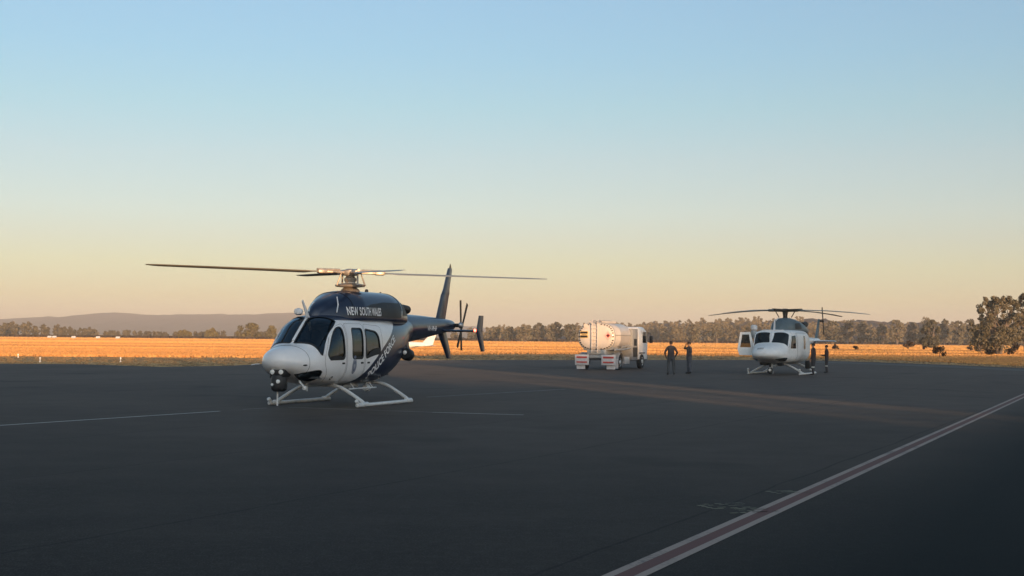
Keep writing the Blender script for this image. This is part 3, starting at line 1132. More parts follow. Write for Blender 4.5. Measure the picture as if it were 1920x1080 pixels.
for s, mm in ((1, lambda p: p), (-1, mirror)):
    glaze('windshield', mm(WS), heli)
    glaze('chin_window', mm(CH), heli)
    # pilot door, cabin door, rear cabin door: skins just proud of the body, their windows cut out
    for key, out, rr in (('a', [(1.90, .66), (2.62, .66), (2.90, 1.15), (2.85, 1.36), (2.56, 1.84), (2.29, 2.075), (1.90, 2.15)], .08),
                         ('b', [(.86, .64), (1.84, .64), (1.84, 2.15), (.86, 2.15)], .08), ('c', [(-.30, .80), (.80, .66), (.80, 2.15), (-.16, 2.10)], .1)):
        po = XZ(H1, out, rr)
        dr = skin_patch('door', mm(po), [mm(PW[key])], (.10, .08), pmap(H1, .004), M['livery'], heli)
        glaze('window', mm(PW[key]), dr)
        # shut line round the door
        loop = mm(po)
        skin_patch('shut_line', grow(loop, .006), [grow(loop, -.003)], (9, 9), pmap(H1, .0065), M['seal'], dr)
        hx = {'a': 2.04, 'b': 1.0, 'c': .62}[key]
        c = H1.off(hx, H1.th_z(hx, 1.13), .012)
        MB().box((c.x, c.y * s, c.z), (.13, .02, .045), bev=.008).build('handle', M['black'], dr)

# cabin: floor, seats, panel, bulkhead
mb = MB(); mb.box((1.0, 0, .78), (4.2, 1.3, .05)); mb.build('cabin_floor', M['seat'], heli)
MB().box((-.45, 0, 1.45), (.05, 1.45, 1.5)).build('bulkhead', M['seat'], heli)
for x, ys in ((2.05, (.40, -.40)), (.55, (.5, 0, -.5))):
    for y in ys:
        st = MB().box((x, y, .98), (.46, .46, .16), bev=.05).box((x - .24, y, 1.36), (.12, .46, .74), Matrix.Rotation(R(-8), 3, 'Y'), bev=.05).build('seat', M['seat'], heli)
        MB().box((x - .31, y, 1.82), (.10, .27, .20), bev=.04).build('headrest', M['head'], st)
MB().box((2.90, 0, 1.30), (.22, 1.1, .34), Matrix.Rotation(R(20), 3, 'Y'), bev=.05).build('instrument_panel', M['black'], heli)
MB().tube([(3.10, 0, 1.70), (2.70, 0, 2.06), (2.36, 0, 2.33)], .035, 8).build('windshield_post', M['white'], heli)
for s in (1, -1):
    P = [H1.off(x_, H1.th_z(x_, z_), .004) for x_, z_ in ((2.93, 1.34), (2.74, 1.64), (2.565, 1.845), (2.42, 1.96), (2.26, 2.065), (2.06, 2.19))]
    MB().tube([(p.x, p.y * s, p.z) for p in curve_pts(P, 4)], .024, 6).build('door_post', M['white'], heli)

# engine cowling
H1C = Hull([(2.16, 2.40, 2.10, .06, 2.2, 2, 2), (2.10, 2.52, 2.10, .17, 2.2, 2, 2), (1.95, 2.66, 2.1, .28, 2.22, 2.0, 2), (1.7, 2.78, 2.1, .42, 2.24, 2.1, 2), (1.35, 2.90, 2.1, .58, 2.26, 2.2, 2),
            (.95, 3.01, 2.1, .71, 2.28, 2.35, 2), (.5, 3.05, 2.1, .78, 2.3, 2.5, 2), (-1.2, 3.06, 2.1, .79, 2.3, 2.6, 2), (-1.8, 3.04, 2.1, .75, 2.3, 2.5, 2),
            (-2.15, 2.96, 2.1, .68, 2.3, 2.3, 2), (-2.45, 2.80, 2.1, .60, 2.3, 2.1, 2), (-2.65, 2.60, 2.1, .50, 2.3, 2, 2), (-2.78, 2.42, 2.2, .40, 2.3, 2, 2)])
rings = []
for x in list(np.linspace(-2.78, 1.95, 66)) + list(np.linspace(1.98, 2.16, 8)):
    rings.append([H1C.pt(x, t) for t in np.linspace(-PI / 2, 1.5 * PI, 73)[:-1]])
cowl = MB().loft(rings).build('engine_cowling', M['navy'], heli, angle=60)
PANEL = round_poly([(.85, 2.44), (1.55, 2.36), (-1.62, 2.33), (-1.62, 2.74), (-.6, 2.76), (.2, 2.66)], .05)
PANEL = round_poly([(1.30, 2.36), (.95, 2.50), (.2, 2.68), (-.6, 2.76), (-1.66, 2.76), (-1.66, 2.34)], .06)
for s in (1, -1):
    skin_patch('access_panel', PANEL, [], (.15, .08), side_map(H1C, .006, s), M['black'], cowl)
    skin_patch('air_intake', round_poly([(-1.85, 2.42), (-2.45, 2.42), (-2.40, 2.66), (-1.9, 2.80)], .06), [], (.1, .06), side_map(H1C, .008, s), M['exhaust'], cowl)
    p = H1C.off(-1.8, H1C.th_z(-1.8, 2.95), 0)
    MB().tube([(-1.9, s * .36, 2.62), (-2.4, s * .42, 2.62), (-2.66, s * .46, 2.60)], [.18, .17, .16], 14, sq=.8).build('exhaust_pipe', M['exhaust'], heli)
lettering('lettering', 'NEW SOUTH WALES', .30, lambda u, v: side_map(H1C, .012)(1.30 - u, 2.385 + v), M['letter'], cowl, bold=.007, spacing=1.08, sx=.545)
# white rods on the cowling front, wire cutter on the roof, beacon
def rod(name, pts, r_, mat=M['white']):
    return MB().tube(pts, r_, 6).build(name, mat, heli)
rod('cowl_strake', [H1C.off(1.62, H1C.th_z(1.62, 2.44), .015), H1C.off(1.50, H1C.th_z(1.50, 2.64), .015), H1C.off(1.33, H1C.th_z(1.33, 2.84), .015)], .018)
p = H1C.off(2.08, PI - H1C.th_y(2.08, .10), .02)
rod('cowl_strake', [p + Vector((.0, 0, -.05)), p + Vector((-.25, .0, .20))], .020)
MB().prism([(0, 0), (.16, 0), (.40, .40), (.36, .44), (.24, .30)], .025, Matrix(((1, 0, 0, 2.36), (0, 0, -1, .05), (0, 1, 0, 2.30), (0, 0, 0, 1)))).build('wire_cutter', M['white'], heli)
MB().prism([(0, 0), (.25, 0), (.05, .45), (0, .42)], .025, Matrix(((1, 0, 0, 2.62), (0, 0, -1, .45), (0, 1, 0, 2.02), (0, 0, 0, 1)))) if False else None
MB().lathe([(.05, 0), (.05, .05), (.03, .09)], 12, Matrix.Translation((-1.0, 0, 3.05))).build('beacon', M['black'], heli)
MB().prism([(0, 0), (.16, 0), (.10, .10), (.04, .10)], .02, Matrix(((1, 0, 0, -1.95), (0, 0, -1, 0), (0, 1, 0, 2.99), (0, 0, 0, 1)))).build('blade_antenna', M['black'], heli)

MB().lathe([(.05, 0), (.10, .03), (.12, .09), (.10, .15), (.03, .18)], 18, Matrix.Translation((2.30, -.30, 2.36))).build('antenna_dome', M['letter'], heli)
# seams of the cowling and nose
for xx in (1.05, -1.72):
    MB().tube([H1C.off(xx, t, .003) for t in np.linspace(.25, PI - .25, 40)], .009, 5).build('seam', M['seal'], cowl)
MB().tube([H1.off(3.42, t, .001) for t in np.linspace(-.9, PI + .9, 50)], .005, 5).build('seam', M['seal'], fus)
# diagonal lettering on the navy sweep
LA, LB = Vector((.40, .70)), Vector((-1.25, 1.84))
dv = (LB - LA).normalized(); nv = Vector((dv.y, -dv.x))
if nv.x > 0: nv = -nv
def diag(u, v):
    # reads upwards and backwards; letters stand towards the nose
    q_ = LA + dv * u - nv * v
    return side_map(H1, .010)(q_.x, q_.y)
lettering('lettering', 'POLICE FORCE', .275, diag, M['letter'], fus, bold=.009, spacing=1.0, sx=.98)
# crest on the cabin door: ring, field, crown
def disc(cx, cz, rx, rz, n=28):
    return [(cx + rx * math.cos(2 * PI * k / n), cz + rz * math.sin(2 * PI * k / n)) for k in range(n)]
crest = skin_patch('crest', disc(1.42, 1.05, .12, .20), [], (.05, .05), side_map(H1, .0075), M['crest'], heli)
skin_patch('ring', disc(1.42, 1.05, .10, .175), [disc(1.42, 1.05, .076, .14)], (9, 9), side_map(H1, .0095), M['crestl'], crest)
skin_patch('emblem', [(1.42, .96), (1.46, 1.02), (1.465, 1.08), (1.44, 1.12), (1.42, 1.10), (1.40, 1.12), (1.375, 1.08), (1.38, 1.02)], [], (9, 9), side_map(H1, .0095), M['crestl'], crest)
skin_patch('crown', [(1.36, 1.255), (1.48, 1.255), (1.50, 1.33), (1.46, 1.29), (1.42, 1.34), (1.38, 1.29), (1.34, 1.33)], [], (9, 9), side_map(H1, .0075), M['crest'], crest)
# fuel cap
skin_patch('fuel_cap', disc(2.42, .76, .05, .05), [], (9, 9), side_map(H1, .006), M['black'], fus)
skin_patch('vent', disc(3.55, 1.10, .06, .02), [], (9, 9), side_map(H1, .006), M['black'], fus)

# tail boom
H1B = Hull([(-2.6, 2.47, 1.50, .42, 2.0, 2.1, 2.1), (-3.3, 2.49, 1.62, .38, 2.07, 2.1, 2.1), (-4.2, 2.48, 1.71, .32, 2.10, 2.1, 2.1), (-5.2, 2.45, 1.82, .26, 2.13, 2.1, 2.1), (-6.2, 2.41, 1.93, .20, 2.19, 2.1, 2.1),
            (-7.0, 2.36, 2.02, .145, 2.2, 2, 2), (-7.25, 2.30, 2.08, .08, 2.2, 2, 2)])
rings = [[H1B.pt(x, t) for t in np.linspace(-PI / 2, 1.5 * PI, 41)[:-1]] for x in np.linspace(-7.25, -2.6, 40)]
boom = MB().loft(rings).build('tail_boom', M['navy'], heli, angle=60)
lettering('lettering', 'VH-PHB', .20, lambda u, v: side_map(H1B, .008)(-4.55 - u, 2.02 + v), M['letter'], boom, bold=.004, sx=1.15)
# fins: swept, with thickness
def fin_mesh(secs):
    """secs: (leading x, trailing x, z, thickness, y)"""
    rings = []
    for lx, tx, z, th, y in secs:
        c = lx - tx
        r_ = []
        for u, hh in ((0, 0), (.06, .55), (.25, 1), (.55, .9), (.85, .4), (1, .08)):
            r_.append(Vector((lx - c * u, y + th / 2 * hh, z)))
        for u, hh in ((1, .08), (.85, .4), (.55, .9), (.25, 1), (.06, .55)):
            r_.append(Vector((lx - c * u, y - th / 2 * hh, z)))
        rings.append(r_)
    return MB().loft(rings)
fin_mesh([(-5.78, -6.55, 2.30, .10, 0), (-6.22, -6.86, 3.15, .09, 0), (-6.28, -6.90, 3.2, .09, 0), (-6.40, -6.90, 3.35, .085, 0), (-6.72, -7.10, 3.95, .07, 0), (-6.78, -7.08, 4.02, .05, 0)]).build('tail_fin', M['navy'], heli, angle=50)
MB().lathe([(.03, 0), (.035, .05), (.01, .16)], 10, Matrix.Translation((-6.95, 0, 4.0))).build('fin_light', M['black'], heli)
fin_mesh([(-6.75, -7.08, 1.14, .06, 0), (-6.55, -7.02, 1.35, .07, 0), (-6.18, -6.80, 1.75, .09, 0), (-5.95, -6.62, 2.02, .10, 0)]).build('ventral_fin', M['navy'], heli, angle=50)
# tailplane with end plates
def wing_mesh(secs):
    rings = []
    for lx, tx, y, th, z in secs:
        c = lx - tx
        r_ = []
        for u, hh in ((0, 0), (.06, .55), (.25, 1), (.55, .9), (.85, .4), (1, .08)):
            r_.append(Vector((lx - c * u, y, z + th / 2 * hh)))
        for u, hh in ((1, .08), (.85, .4), (.55, .9), (.25, 1), (.06, .55)):
            r_.append(Vector((lx - c * u, y, z - th / 2 * hh)))
        rings.append(r_)
    return MB().loft(rings)
tp = wing_mesh([(-6.0, -6.45, -1.26, .07, 2.02), (-5.98, -6.48, 0, .08, 2.02), (-6.0, -6.45, 1.26, .07, 2.02)]).build('tailplane', M['navy'], heli, angle=50)
for s in (1, -1):
    fin_mesh([(-6.42, -6.74, 1.38, .045, s * 1.29), (-6.02, -6.55, 1.95, .06, s * 1.29), (-6.02, -6.55, 2.05, .06, s * 1.29), (-6.22, -6.62, 2.50, .045, s * 1.29)]).build('end_plate', M['navy'], heli, angle=50)
MB().lathe([(.04, 0), (.04, .03), (.02, .06)], 12, Matrix.Translation((-6.05, 1.24, 2.03)) @ Matrix.Rotation(R(70), 4, 'Y')).build('position_light', M['red_light'], heli)
# tail rotor
TRX, TRY, TRZ = -7.02, .36, 2.20
MB().tube([(TRX, 0, TRZ), (TRX, TRY + .04, TRZ)], .06, 12).build('tail_rotor_gearbox', M['exhaust'], heli)
trh = MB().lathe([(.09, -.05), (.11, 0), (.06, .07)], 14, Matrix.Translation((TRX, TRY, TRZ)) @ Matrix.Rotation(R(-90), 4, 'X')).build('tail_rotor_hub', M['steel'], heli)
for k, a in enumerate((8, 42, 188, 222)):
    rot = Matrix.Translation((TRX, TRY + (.05 if k % 2 else 0), TRZ)) @ Matrix.Rotation(R(-a + 12), 4, 'Y')
    MB().prism([(-.045, .05), (.045, .05), (.055, .30), (.06, .80), (-.06, .80), (-.055, .30)], .018,
               rot @ Matrix(((1, 0, 0, 0), (0, 0, -1, 0), (0, 1, 0, 0), (0, 0, 0, 1)))).build('tail_rotor_blade', M['exhaust'], heli)

# skids
def skid_gear(root, ytrack, x0, x1, cross, zb, mat, r=.045, toe=.18, ybelly=.42):
    for s in (1, -1):
        P = curve_pts([(x0 + .22, s * ytrack, toe), (x0 + .10, s * ytrack, .085), (x0 - .1, s * ytrack, r + .006), (x1, s * ytrack, r + .006)], 6)
        MB().tube(P, r, 10).build('skid_tube', mat, root)
    for x in cross:
        P = curve_pts([(x, -ytrack, r + .03), (x, -ytrack + .10, .16), (x, -ybelly - .30, zb - .09), (x, -ybelly, zb + .01), (x, 0, zb + .03), (x, ybelly, zb + .01), (x, ybelly + .30, zb - .09), (x, ytrack - .10, .16),
                       (x, ytrack, r + .03)], 5)
        c = MB().tube(P, r * .95, 10).build('cross_tube', mat, root)
        for s in (1, -1):
            MB().tube([(x - .16, s * ytrack, r + .02), (x + .16, s * ytrack, r + .02)], r * 1.35, 10).build('saddle', mat, c)
skid_gear(heli, 1.28, 1.85, -1.30, (1.62, -1.08), .52, M['skid'], r=.05)
MB().tube([(1.2, .62, .44), (-.4, .62, .44)], .02, 6).tube([(.9, .62, .44), (.9, .5, .58)], .015, 6).tube([(-.2, .62, .44), (-.2, .5, .58)], .015, 6).build('boarding_step', M['skid'], heli)
MB().lathe([(.10, -.07), (.11, 0), (.08, .08)], 14, Matrix.Translation((-.35, .35, .42)) @ Matrix.Rotation(R(90), 4, 'Y')).tube([(-.35, .35, .45), (-.35, .35, .62)], .025, 6).build('downlight', M['skid'], heli)
MB().box((.35, .1, .49), (.9, .28, .10), bev=.02).build('belly_pod', M['midgrey'], heli)
MB().prism([(0, 0), (.12, 0), (.05, -.2), (.0, -.2)], .02, Matrix(((1, 0, 0, 2.5), (0, 0, -1, .1), (0, 1, 0, .62), (0, 0, 0, 1)))).build('blade_antenna', M['skid'], heli)

# camera turret and lights under the nose
cx, cy = 3.80, .02
mount = MB().box((cx - .06, cy, .92), (.36, .42, .22), bev=.05).build('turret_mount', M['black'], heli)
for y in (.12, -.12):
    MB().lathe([(.060, -.03), (.060, .01), (.04, .02)], 16, Matrix.Translation((cx + .125, cy + y, .93)) @ Matrix.Rotation(R(90), 4, 'Y')).build('landing_light', M['lens'], mount)
tur = MB().lathe([(.10, .42), (.17, .38), (.20, .28), (.20, .08), (.185, .02), (.13, -.02)], 24, Matrix.Translation((cx, cy, .47))).build('camera_turret', M['black'], heli)
for y, z, r_ in ((.08, .70, .05), (-.08, .62, .035)):
    MB().lathe([(r_, -.02), (r_, .01), (r_ * .7, .02)], 14, Matrix.Translation((cx + .195, cy + y, z)) @ Matrix.Rotation(R(90), 4, 'Y')).build('lens', M['lens'], tur)
MB().tube([(cx - .02, cy - .05, .45), (cx - .02, cy - .05, .10)], .022, 8).build('whip_antenna', M['skid'], heli)
MB().tube([(3.30, .30, .70), (3.24, .42, .52)], .03, 8).lathe([(.05, 0), (.06, .05), (.03, .10)], 12, Matrix.Translation((3.24, .42, .48))).build('probe', M['skid'], heli)
MB().tube([(3.7, -.60, 1.12), (3.98, -.66, 1.10)], .012, 6).build('pitot_tube', M['white'], heli)
# searchlight behind the cabin
sl = MB().tube([(-1.9, .60, 1.60), (-1.95, .80, 1.42)], .04, 8).lathe([(.13, -.17), (.17, -.1), (.18, .12), (.15, .18)], 18, Matrix.Translation((-1.95, .84, 1.32)) @ Matrix.Rotation(R(80), 4, 'Y')).build('searchlight', M['black'], heli)
MB().lathe([(.06, 0), (.04, .02)], 16, Matrix.Translation((-1.765, .84, 1.38)) @ Matrix.Rotation(R(80), 4, 'Y')).build('lens', M['lens'], sl)

# main rotor
RZ = 3.56
mast_c = Vector((0, 0, RZ))
mast = MB().lathe([(.30, 3.0), (.24, 3.10), (.16, 3.16), (.14, 3.30), (.17, 3.34), (.17, 3.40), (.12, 3.44), (.14, RZ + .06)], 16).build('rotor_mast', M['hub'], heli)
MB().lathe([(.18, 3.15), (.40, 3.17), (.42, 3.22), (.30, 3.25), (.18, 3.27)], 20).build('swashplate', M['hub'], heli)
# blade bearings in local frame so that they point as in the photograph
def wdir(alpha):    # world bearing (x right, y away) -> local angle
    return R(alpha) - hdg(PSI)
hubm = MB().lathe([(.08, RZ - .10), (.20, RZ - .08), (.22, RZ - .02), (.20, RZ + .06), (.10, RZ + .10)], 20)
tilt_dirs = []
hubo = None
def blade_frame(alpha, zdrop):
    a = wdir(alpha)
    d = Vector((math.cos(a), math.sin(a), zdrop / 5.5)).normalized()
    side = Vector((-math.sin(a), math.cos(a), 0))
    up = d.cross(side)
    if up.z < 0: up = -up
    return d, side, up
BL = [(205, .08), (114, .14), (11, -.07), (290, -.15)]
for al, dz in BL:
    d, sd, up = blade_frame(al, dz)
    hubm.box(mast_c + d * .42, (1.0, 1, 1), mi=0) if False else None
    mt = Matrix((d, sd, up)).transposed()
    hubm.box(mast_c + d * .42, (.72, .15, .07), mt, bev=.02)
    hubm.box(mast_c + d * .80, (.26, .20, .11), mt, bev=.03)
    hubm.tube([mast_c + d * .30 + up * .06, mast_c + d * .95 + up * .05], .035, 8)
hubo = hubm.build('rotor_hub', M['hub'], heli)
for al, dz in BL:
    d, sd, up = blade_frame(al, dz)
    # pitch horn and link
    base = mast_c + d * .52 + sd * .13
    MB().tube([base, base + Vector((0, 0, -.02)) - d * .22, Vector((base.x * .80, base.y * .80, 3.20))], .026, 8).build('pitch_link', M['hub'], heli)
    rings = []
    for r_, ch_, th_ in ((.70, .12, .05), (.95, .14, .05), (1.25, .27, .036), (2.5, .275, .032), (5.0, .275, .026), (5.25, .24, .022), (5.49, .12, .014)):
        droop = -.015 * (r_ / 5.5) ** 2
        c = mast_c + d * r_ + up * droop
        rg_ = []
        tw = R(13) * (1 - .35 * r_ / 5.5) if r_ > 1 else 0
        sd_, up_ = sd * math.cos(tw) + up * math.sin(tw), up * math.cos(tw) - sd * math.sin(tw)
        for u, hh in ((-.25, 0), (-.2, .6), (0, 1), (.35, .75), (.75, .12)):
            rg_.append(c + sd_ * (-u * ch_) + up_ * (th_ / 2 * hh))
        for u, hh in ((.75, .12), (.35, .75), (0, 1), (-.2, .6)):
            rg_.append(c + sd_ * (-u * ch_) - up_ * (th_ / 2 * hh * .8))
        rings.append(rg_)
    MB().loft(rings).build('rotor_blade', M['blade'], heli, angle=50)

# ------------------------------------------------------------------ second helicopter
PSI2 = R(25)
H2P = gp(1472, 701.0)
heli2 = thing('transport_helicopter', 'all white helicopter on skids with one crew door open, beyond the fuel tanker', 'helicopter', H2P, hdg(PSI2))
HC = Hull([(4.35, 1.14, .98, .20, 1.06, 2, 2), (4.30, 1.25, .92, .38, 1.06, 2, 2), (4.15, 1.37, .84, .56, 1.06, 2.1, 2.2), (3.9, 1.45, .77, .70, 1.06, 2.2, 2.4), (3.5, 1.53, .70, .82, 1.06, 2.3, 2.6),
           (3.1, 1.59, .62, .89, 1.06, 2.6, 2.8), (2.95, 1.68, .60, .91, 1.06, 3.2, 2.8), (2.65, 2.10, .58, .96, 1.06, 5.5, 2.8), (2.5, 2.20, .57, .99, 1.08, 6.0, 3), (2.2, 2.25, .57, 1.03, 1.12, 6.0, 3), (1.8, 2.26, .57, 1.10, 1.2, 5.5, 3.2),
           (1.0, 2.28, .57, 1.16, 1.3, 5, 3.2), (-.4, 2.28, .58, 1.16, 1.3, 4.6, 3.2), (-1.0, 2.24, .64, 1.08, 1.32, 3.6, 3), (-1.6, 2.15, .82, .88, 1.4, 3, 2.6), (-2.2, 2.05, 1.02, .62, 1.5, 2.5, 2.2),
           (-2.8, 1.98, 1.18, .46, 1.6, 2.2, 2)])
rings = [[HC.pt(x, t) for t in np.linspace(-PI / 2, 1.5 * PI, 65)[:-1]] for x in list(np.linspace(-2.8, 3.1, 56)) + list(3.1 + 1.25 * np.sin(np.linspace(.1, PI / 2, 14)))]
f2 = MB().loft(rings).build('fuselage', M['white2'], heli2, angle=60)
def w2(x, y=None, z=None):
    return (x, HC.th_y(x, y) if y is not None else HC.th_z(x, z))
WS2 = round_poly([w2(3.02, y=.05), w2(3.00, y=.45), w2(2.97, y=.66), w2(2.93, z=1.38), w2(2.86, z=1.40), w2(2.68, z=1.90), w2(2.62, y=.84), w2(2.60, y=.5), w2(2.60, y=.05)], .05, 4, .06)
CH2 = round_poly([(3.9, -1.0), (3.75, -.62), (3.4, -.36), (3.05, -.28), (2.95, -.7), (3.2, -1.0)], .07, 4, .06)
for s, mm in ((1, lambda p: p), (-1, mirror)):
    skin_patch('windshield', mm(WS2), [], (.12, .1), pmap(HC, .010), M['darkglass'], heli2)
    skin_patch('chin_window', mm(CH2), [], (.12, .1), pmap(HC, .010), M['darkglass'], heli2)
    if s == 1:
        dr = skin_patch('crew_door', XZ(HC, [(1.95, .72), (2.66, .72), (2.84, 1.35), (2.56, 2.05), (1.95, 2.10)], .07), [], (.1, .1), pmap(HC, .008), M['white2'], heli2)
        skin_patch('window', XZ(HC, [(2.05, 1.34), (2.74, 1.34), (2.52, 1.96), (2.05, 2.0)], .05), [], (.1, .1), pmap(HC, .016), M['darkglass'], dr)
        skin_patch('window', XZ(HC, [(2.02, 1.34), (2.30, 1.34), (2.30, 2.0), (2.02, 2.02)], .05), [], (.1, .1), pmap(HC, .016), M['darkglass'], dr) if False else None
    else:
        skin_patch('crew_doorway', mm(XZ(HC, [(1.95, .72), (2.62, .72), (2.72, 1.35), (2.45, 2.06), (1.95, 2.10)], .07)), [], (.1, .1), pmap(HC, .008), M['black'], heli2)
    cd = skin_patch('cabin_door', mm(XZ(HC, [(-.35, .66), (1.86, .66), (1.86, 2.12), (-.35, 2.12)], .08)), [], (.15, .12), pmap(HC, .008), M['white2'], heli2)
    skin_patch('window', mm(XZ(HC, [(.45, 1.30), (.80, 1.30), (.80, 1.98), (.45, 1.98)], .08)), [], (.15, .12), pmap(HC, .016), M['darkglass'], cd)
    skin_patch('seal', grow(mm(XZ(HC, [(-.35, .66), (1.86, .66), (1.86, 2.12), (-.35, 2.12)], .08)), .01), [mm(XZ(HC, [(-.34, .67), (1.85, .67), (1.85, 2.11), (-.34, 2.11)], .08))], (9, 9), pmap(HC, .010), M['seal'], cd)
MB().tube([HC.off(3.05, PI / 2, .01), HC.off(2.80, PI / 2, .015), HC.off(2.58, PI / 2, .01)], .035, 8).build('windshield_post', M['white'], heli2)
for s in (1, -1):
    MB().tube([HC.off(2.93, HC.th_z(2.93, 1.40) if s == 1 else PI - HC.th_z(2.93, 1.40), .01), HC.off(2.60, HC.th_z(2.60, 2.02) if s == 1 else PI - HC.th_z(2.60, 2.02), .01)], .035, 8).build('door_post', M['white'], heli2)
MB().tube([HC.off(2.40, HC.th_y(2.40, .9), .02), HC.off(2.42, HC.th_y(2.42, .5), .02), HC.off(2.42, PI / 2, .02), HC.off(2.42, PI - HC.th_y(2.42, .5), .02), HC.off(2.40, PI - HC.th_y(2.40, .9), .02)], .04, 8).build('roof_rail', M['white'], heli2)
for zz in (1.30, 1.22):
    P = [HC.off(x_, PI - HC.th_z(x_, z_), .006) for x_, z_ in ((4.02, zz + .03), (4.10, zz + .03), (4.17, zz + .02))] if False else [HC.off(x_, PI - HC.th_y(x_, y_), .006) for x_, y_ in ((4.10 + (1.30 - zz) * .8, .36), (4.16 + (1.30 - zz) * .8, .20), (4.18 + (1.30 - zz) * .8, .03))]
    MB().tube(P, .016, 6).build('nose_vent', M['grey'], f2)
# open crew door on the far side, hinged at its front edge
hx, hy = 2.55, -1.0
dm = Matrix(((.28, 0, .96, hx), (-.96, 0, .28, hy), (0, 1, 0, 0), (0, 0, 0, 1)))
outer = [(0, .98), (.70, .98), (.80, 1.30), (.66, 2.14), (.16, 2.16), (-.02, 1.5)]
win = [(.12, 1.38), (.66, 1.38), (.56, 2.02), (.22, 2.03)]
V, Fc = cdt(outer, [win], 9)
mb = MB(); n0 = len(V)
mb.add([dm @ Vector((v.x, v.y, .025)) for v in V], Fc)
mb.add([dm @ Vector((v.x, v.y, -.025)) for v in V], Fc)
for loop in (outer, win):
    for k in range(len(loop)):
        a, b_ = loop[k], loop[(k + 1) % len(loop)]
        mb.add([dm @ Vector((a[0], a[1], .025)), dm @ Vector((b_[0], b_[1], .025)), dm @ Vector((b_[0], b_[1], -.025)), dm @ Vector((a[0], a[1], -.025))], [(0, 1, 2, 3)])
od = mb.build('crew_door', M['white2'], heli2, smooth=False)
od['label'] = 'open crew door swung out from the cabin'
mb = MB().add([dm @ Vector((p[0], p[1], 0)) for p in win], [(0, 1, 2, 3)])
mb.build('window', M['glass'], od, smooth=False)
# cowling and pylon
HCC = Hull([(1.55, 2.32, 2.1, .25, 2.2, 2, 2), (1.45, 2.55, 2.1, .38, 2.2, 2.4, 2), (1.2, 2.78, 2.1, .46, 2.2, 2.6, 2), (.6, 2.90, 2.1, .55, 2.2, 2.6, 2), (-.2, 2.92, 2.1, .70, 2.25, 2.4, 2), (-1.2, 2.80, 2.05, .78, 2.25, 2.3, 2),
            (-2.2, 2.60, 1.95, .70, 2.2, 2.2, 2), (-2.9, 2.35, 1.85, .45, 2.1, 2, 2), (-3.2, 2.2, 1.9, .3, 2.05, 2, 2)])
rings = [[HCC.pt(x, t) for t in np.linspace(-PI / 2, 1.5 * PI, 41)[:-1]] for x in list(np.linspace(-3.2, 1.4, 36)) + [1.45, 1.5, 1.55]]
cw = MB().loft(rings).build('engine_cowling', M['teal'], heli2, angle=60)
for s in (1, -1):
    skin_patch('air_intake', round_poly([(.35, 2.34), (-.55, 2.34), (-.50, 2.66), (.25, 2.62)], .08), [], (.12, .08), side_map(HCC, .012, s), M['black'], cw)
    MB().tube([(-2.3, s * .35, 2.55), (-2.8, s * .40, 2.62)], .16, 12).build('exhaust_pipe', M['exhaust'], heli2)
MB().prism([(0, 0), (.3, 0), (.15, .5), (.05, .62), (0, .55)], .03, Matrix(((1, 0, 0, 2.1), (0, 0, -1, 0), (0, 1, 0, 2.24), (0, 0, 0, 1)))).build('wire_cutter', M['white'], heli2)
MB().tube([(1.95, .02, 2.75), (1.5, .02, 2.9)], .02, 6).build('whip_antenna', M['white'], heli2)
# rescue hoist and searchlight on the sides
ho = MB().lathe([(.13, -.3), (.16, -.22), (.16, .05), (.12, .1)], 14, Matrix.Translation((1.5, -1.25, 2.15))).build('hoist', M['midgrey'], heli2)
MB().lathe([(.12, 0), (.17, .05), (.17, .2), (.10, .27)], 14, Matrix.Translation((1.5, -1.25, 2.26))).build('hoist_cover', M['white'], ho)
MB().box((.1, 1.22, .50), (.34, .26, .42), bev=.06).build('searchlight', M['black'], heli2)
tu2 = MB().lathe([(.05, .62), (.05, .40)], 10, Matrix.Translation((3.05, 0, 0))).lathe([(.10, .36), (.14, .28), (.14, .12), (.08, .06)], 16, Matrix.Translation((3.05, 0, 0))).build('camera_turret', M['black'], heli2)
MB().lathe([(.07, -.02), (.07, .02)], 14, Matrix.Translation((3.18, .02, .26)) @ Matrix.Rotation(R(90), 4, 'Y')).build('lens', M['lens'], tu2)
MB().tube([(2.9, .05, .62), (2.9, .05, .20)], .03, 8).build('landing_light', M['skid'], heli2)
MB().lathe([(.06, .0), (.07, .10), (.04, .16)], 12, Matrix.Translation((2.9, .05, .08))).build('landing_light', M['lens'], heli2)
MB().box((2.7, -.3, .60), (.8, .5, .22), bev=.08).build('belly_pod', M['black'], heli2)
MB().box((2.6, .42, .60), (.5, .26, .30), bev=.08).build('belly_pod', M['black'], heli2)
skid_gear(heli2, 1.32, 2.15, -1.2, (1.75, -.9), .52, M['skid'], r=.05, toe=.30)
# boom, fin, tail rotor
HCB = Hull([(-2.0, 2.02, 1.10, .55, 1.55, 2.2, 2), (-3.2, 1.98, 1.28, .40, 1.62, 2.1, 2), (-5.0, 1.92, 1.48, .27, 1.7, 2, 2), (-7.2, 1.88, 1.62, .17, 1.75, 2, 2), (-7.7, 1.86, 1.70, .12, 1.78, 2, 2)])
rings = [[HCB.pt(x, t) for t in np.linspace(-PI / 2, 1.5 * PI, 33)[:-1]] for x in np.linspace(-7.7, -2.0, 30)]
MB().loft(rings).build('tail_boom', M['white'], heli2, angle=60)
fin_mesh([(-6.8, -7.65, 1.75, .14, 0), (-7.35, -7.95, 2.45, .11, 0), (-7.7, -8.15, 2.98, .09, 0)]).build('tail_fin', M['teal'], heli2, angle=50)
wing_mesh([(-5.5, -6.1, -1.4, .07, 1.72), (-5.4, -6.2, 0, .09, 1.72), (-5.5, -6.1, 1.4, .07, 1.72)]).build('tailplane', M['white'], heli2, angle=50)
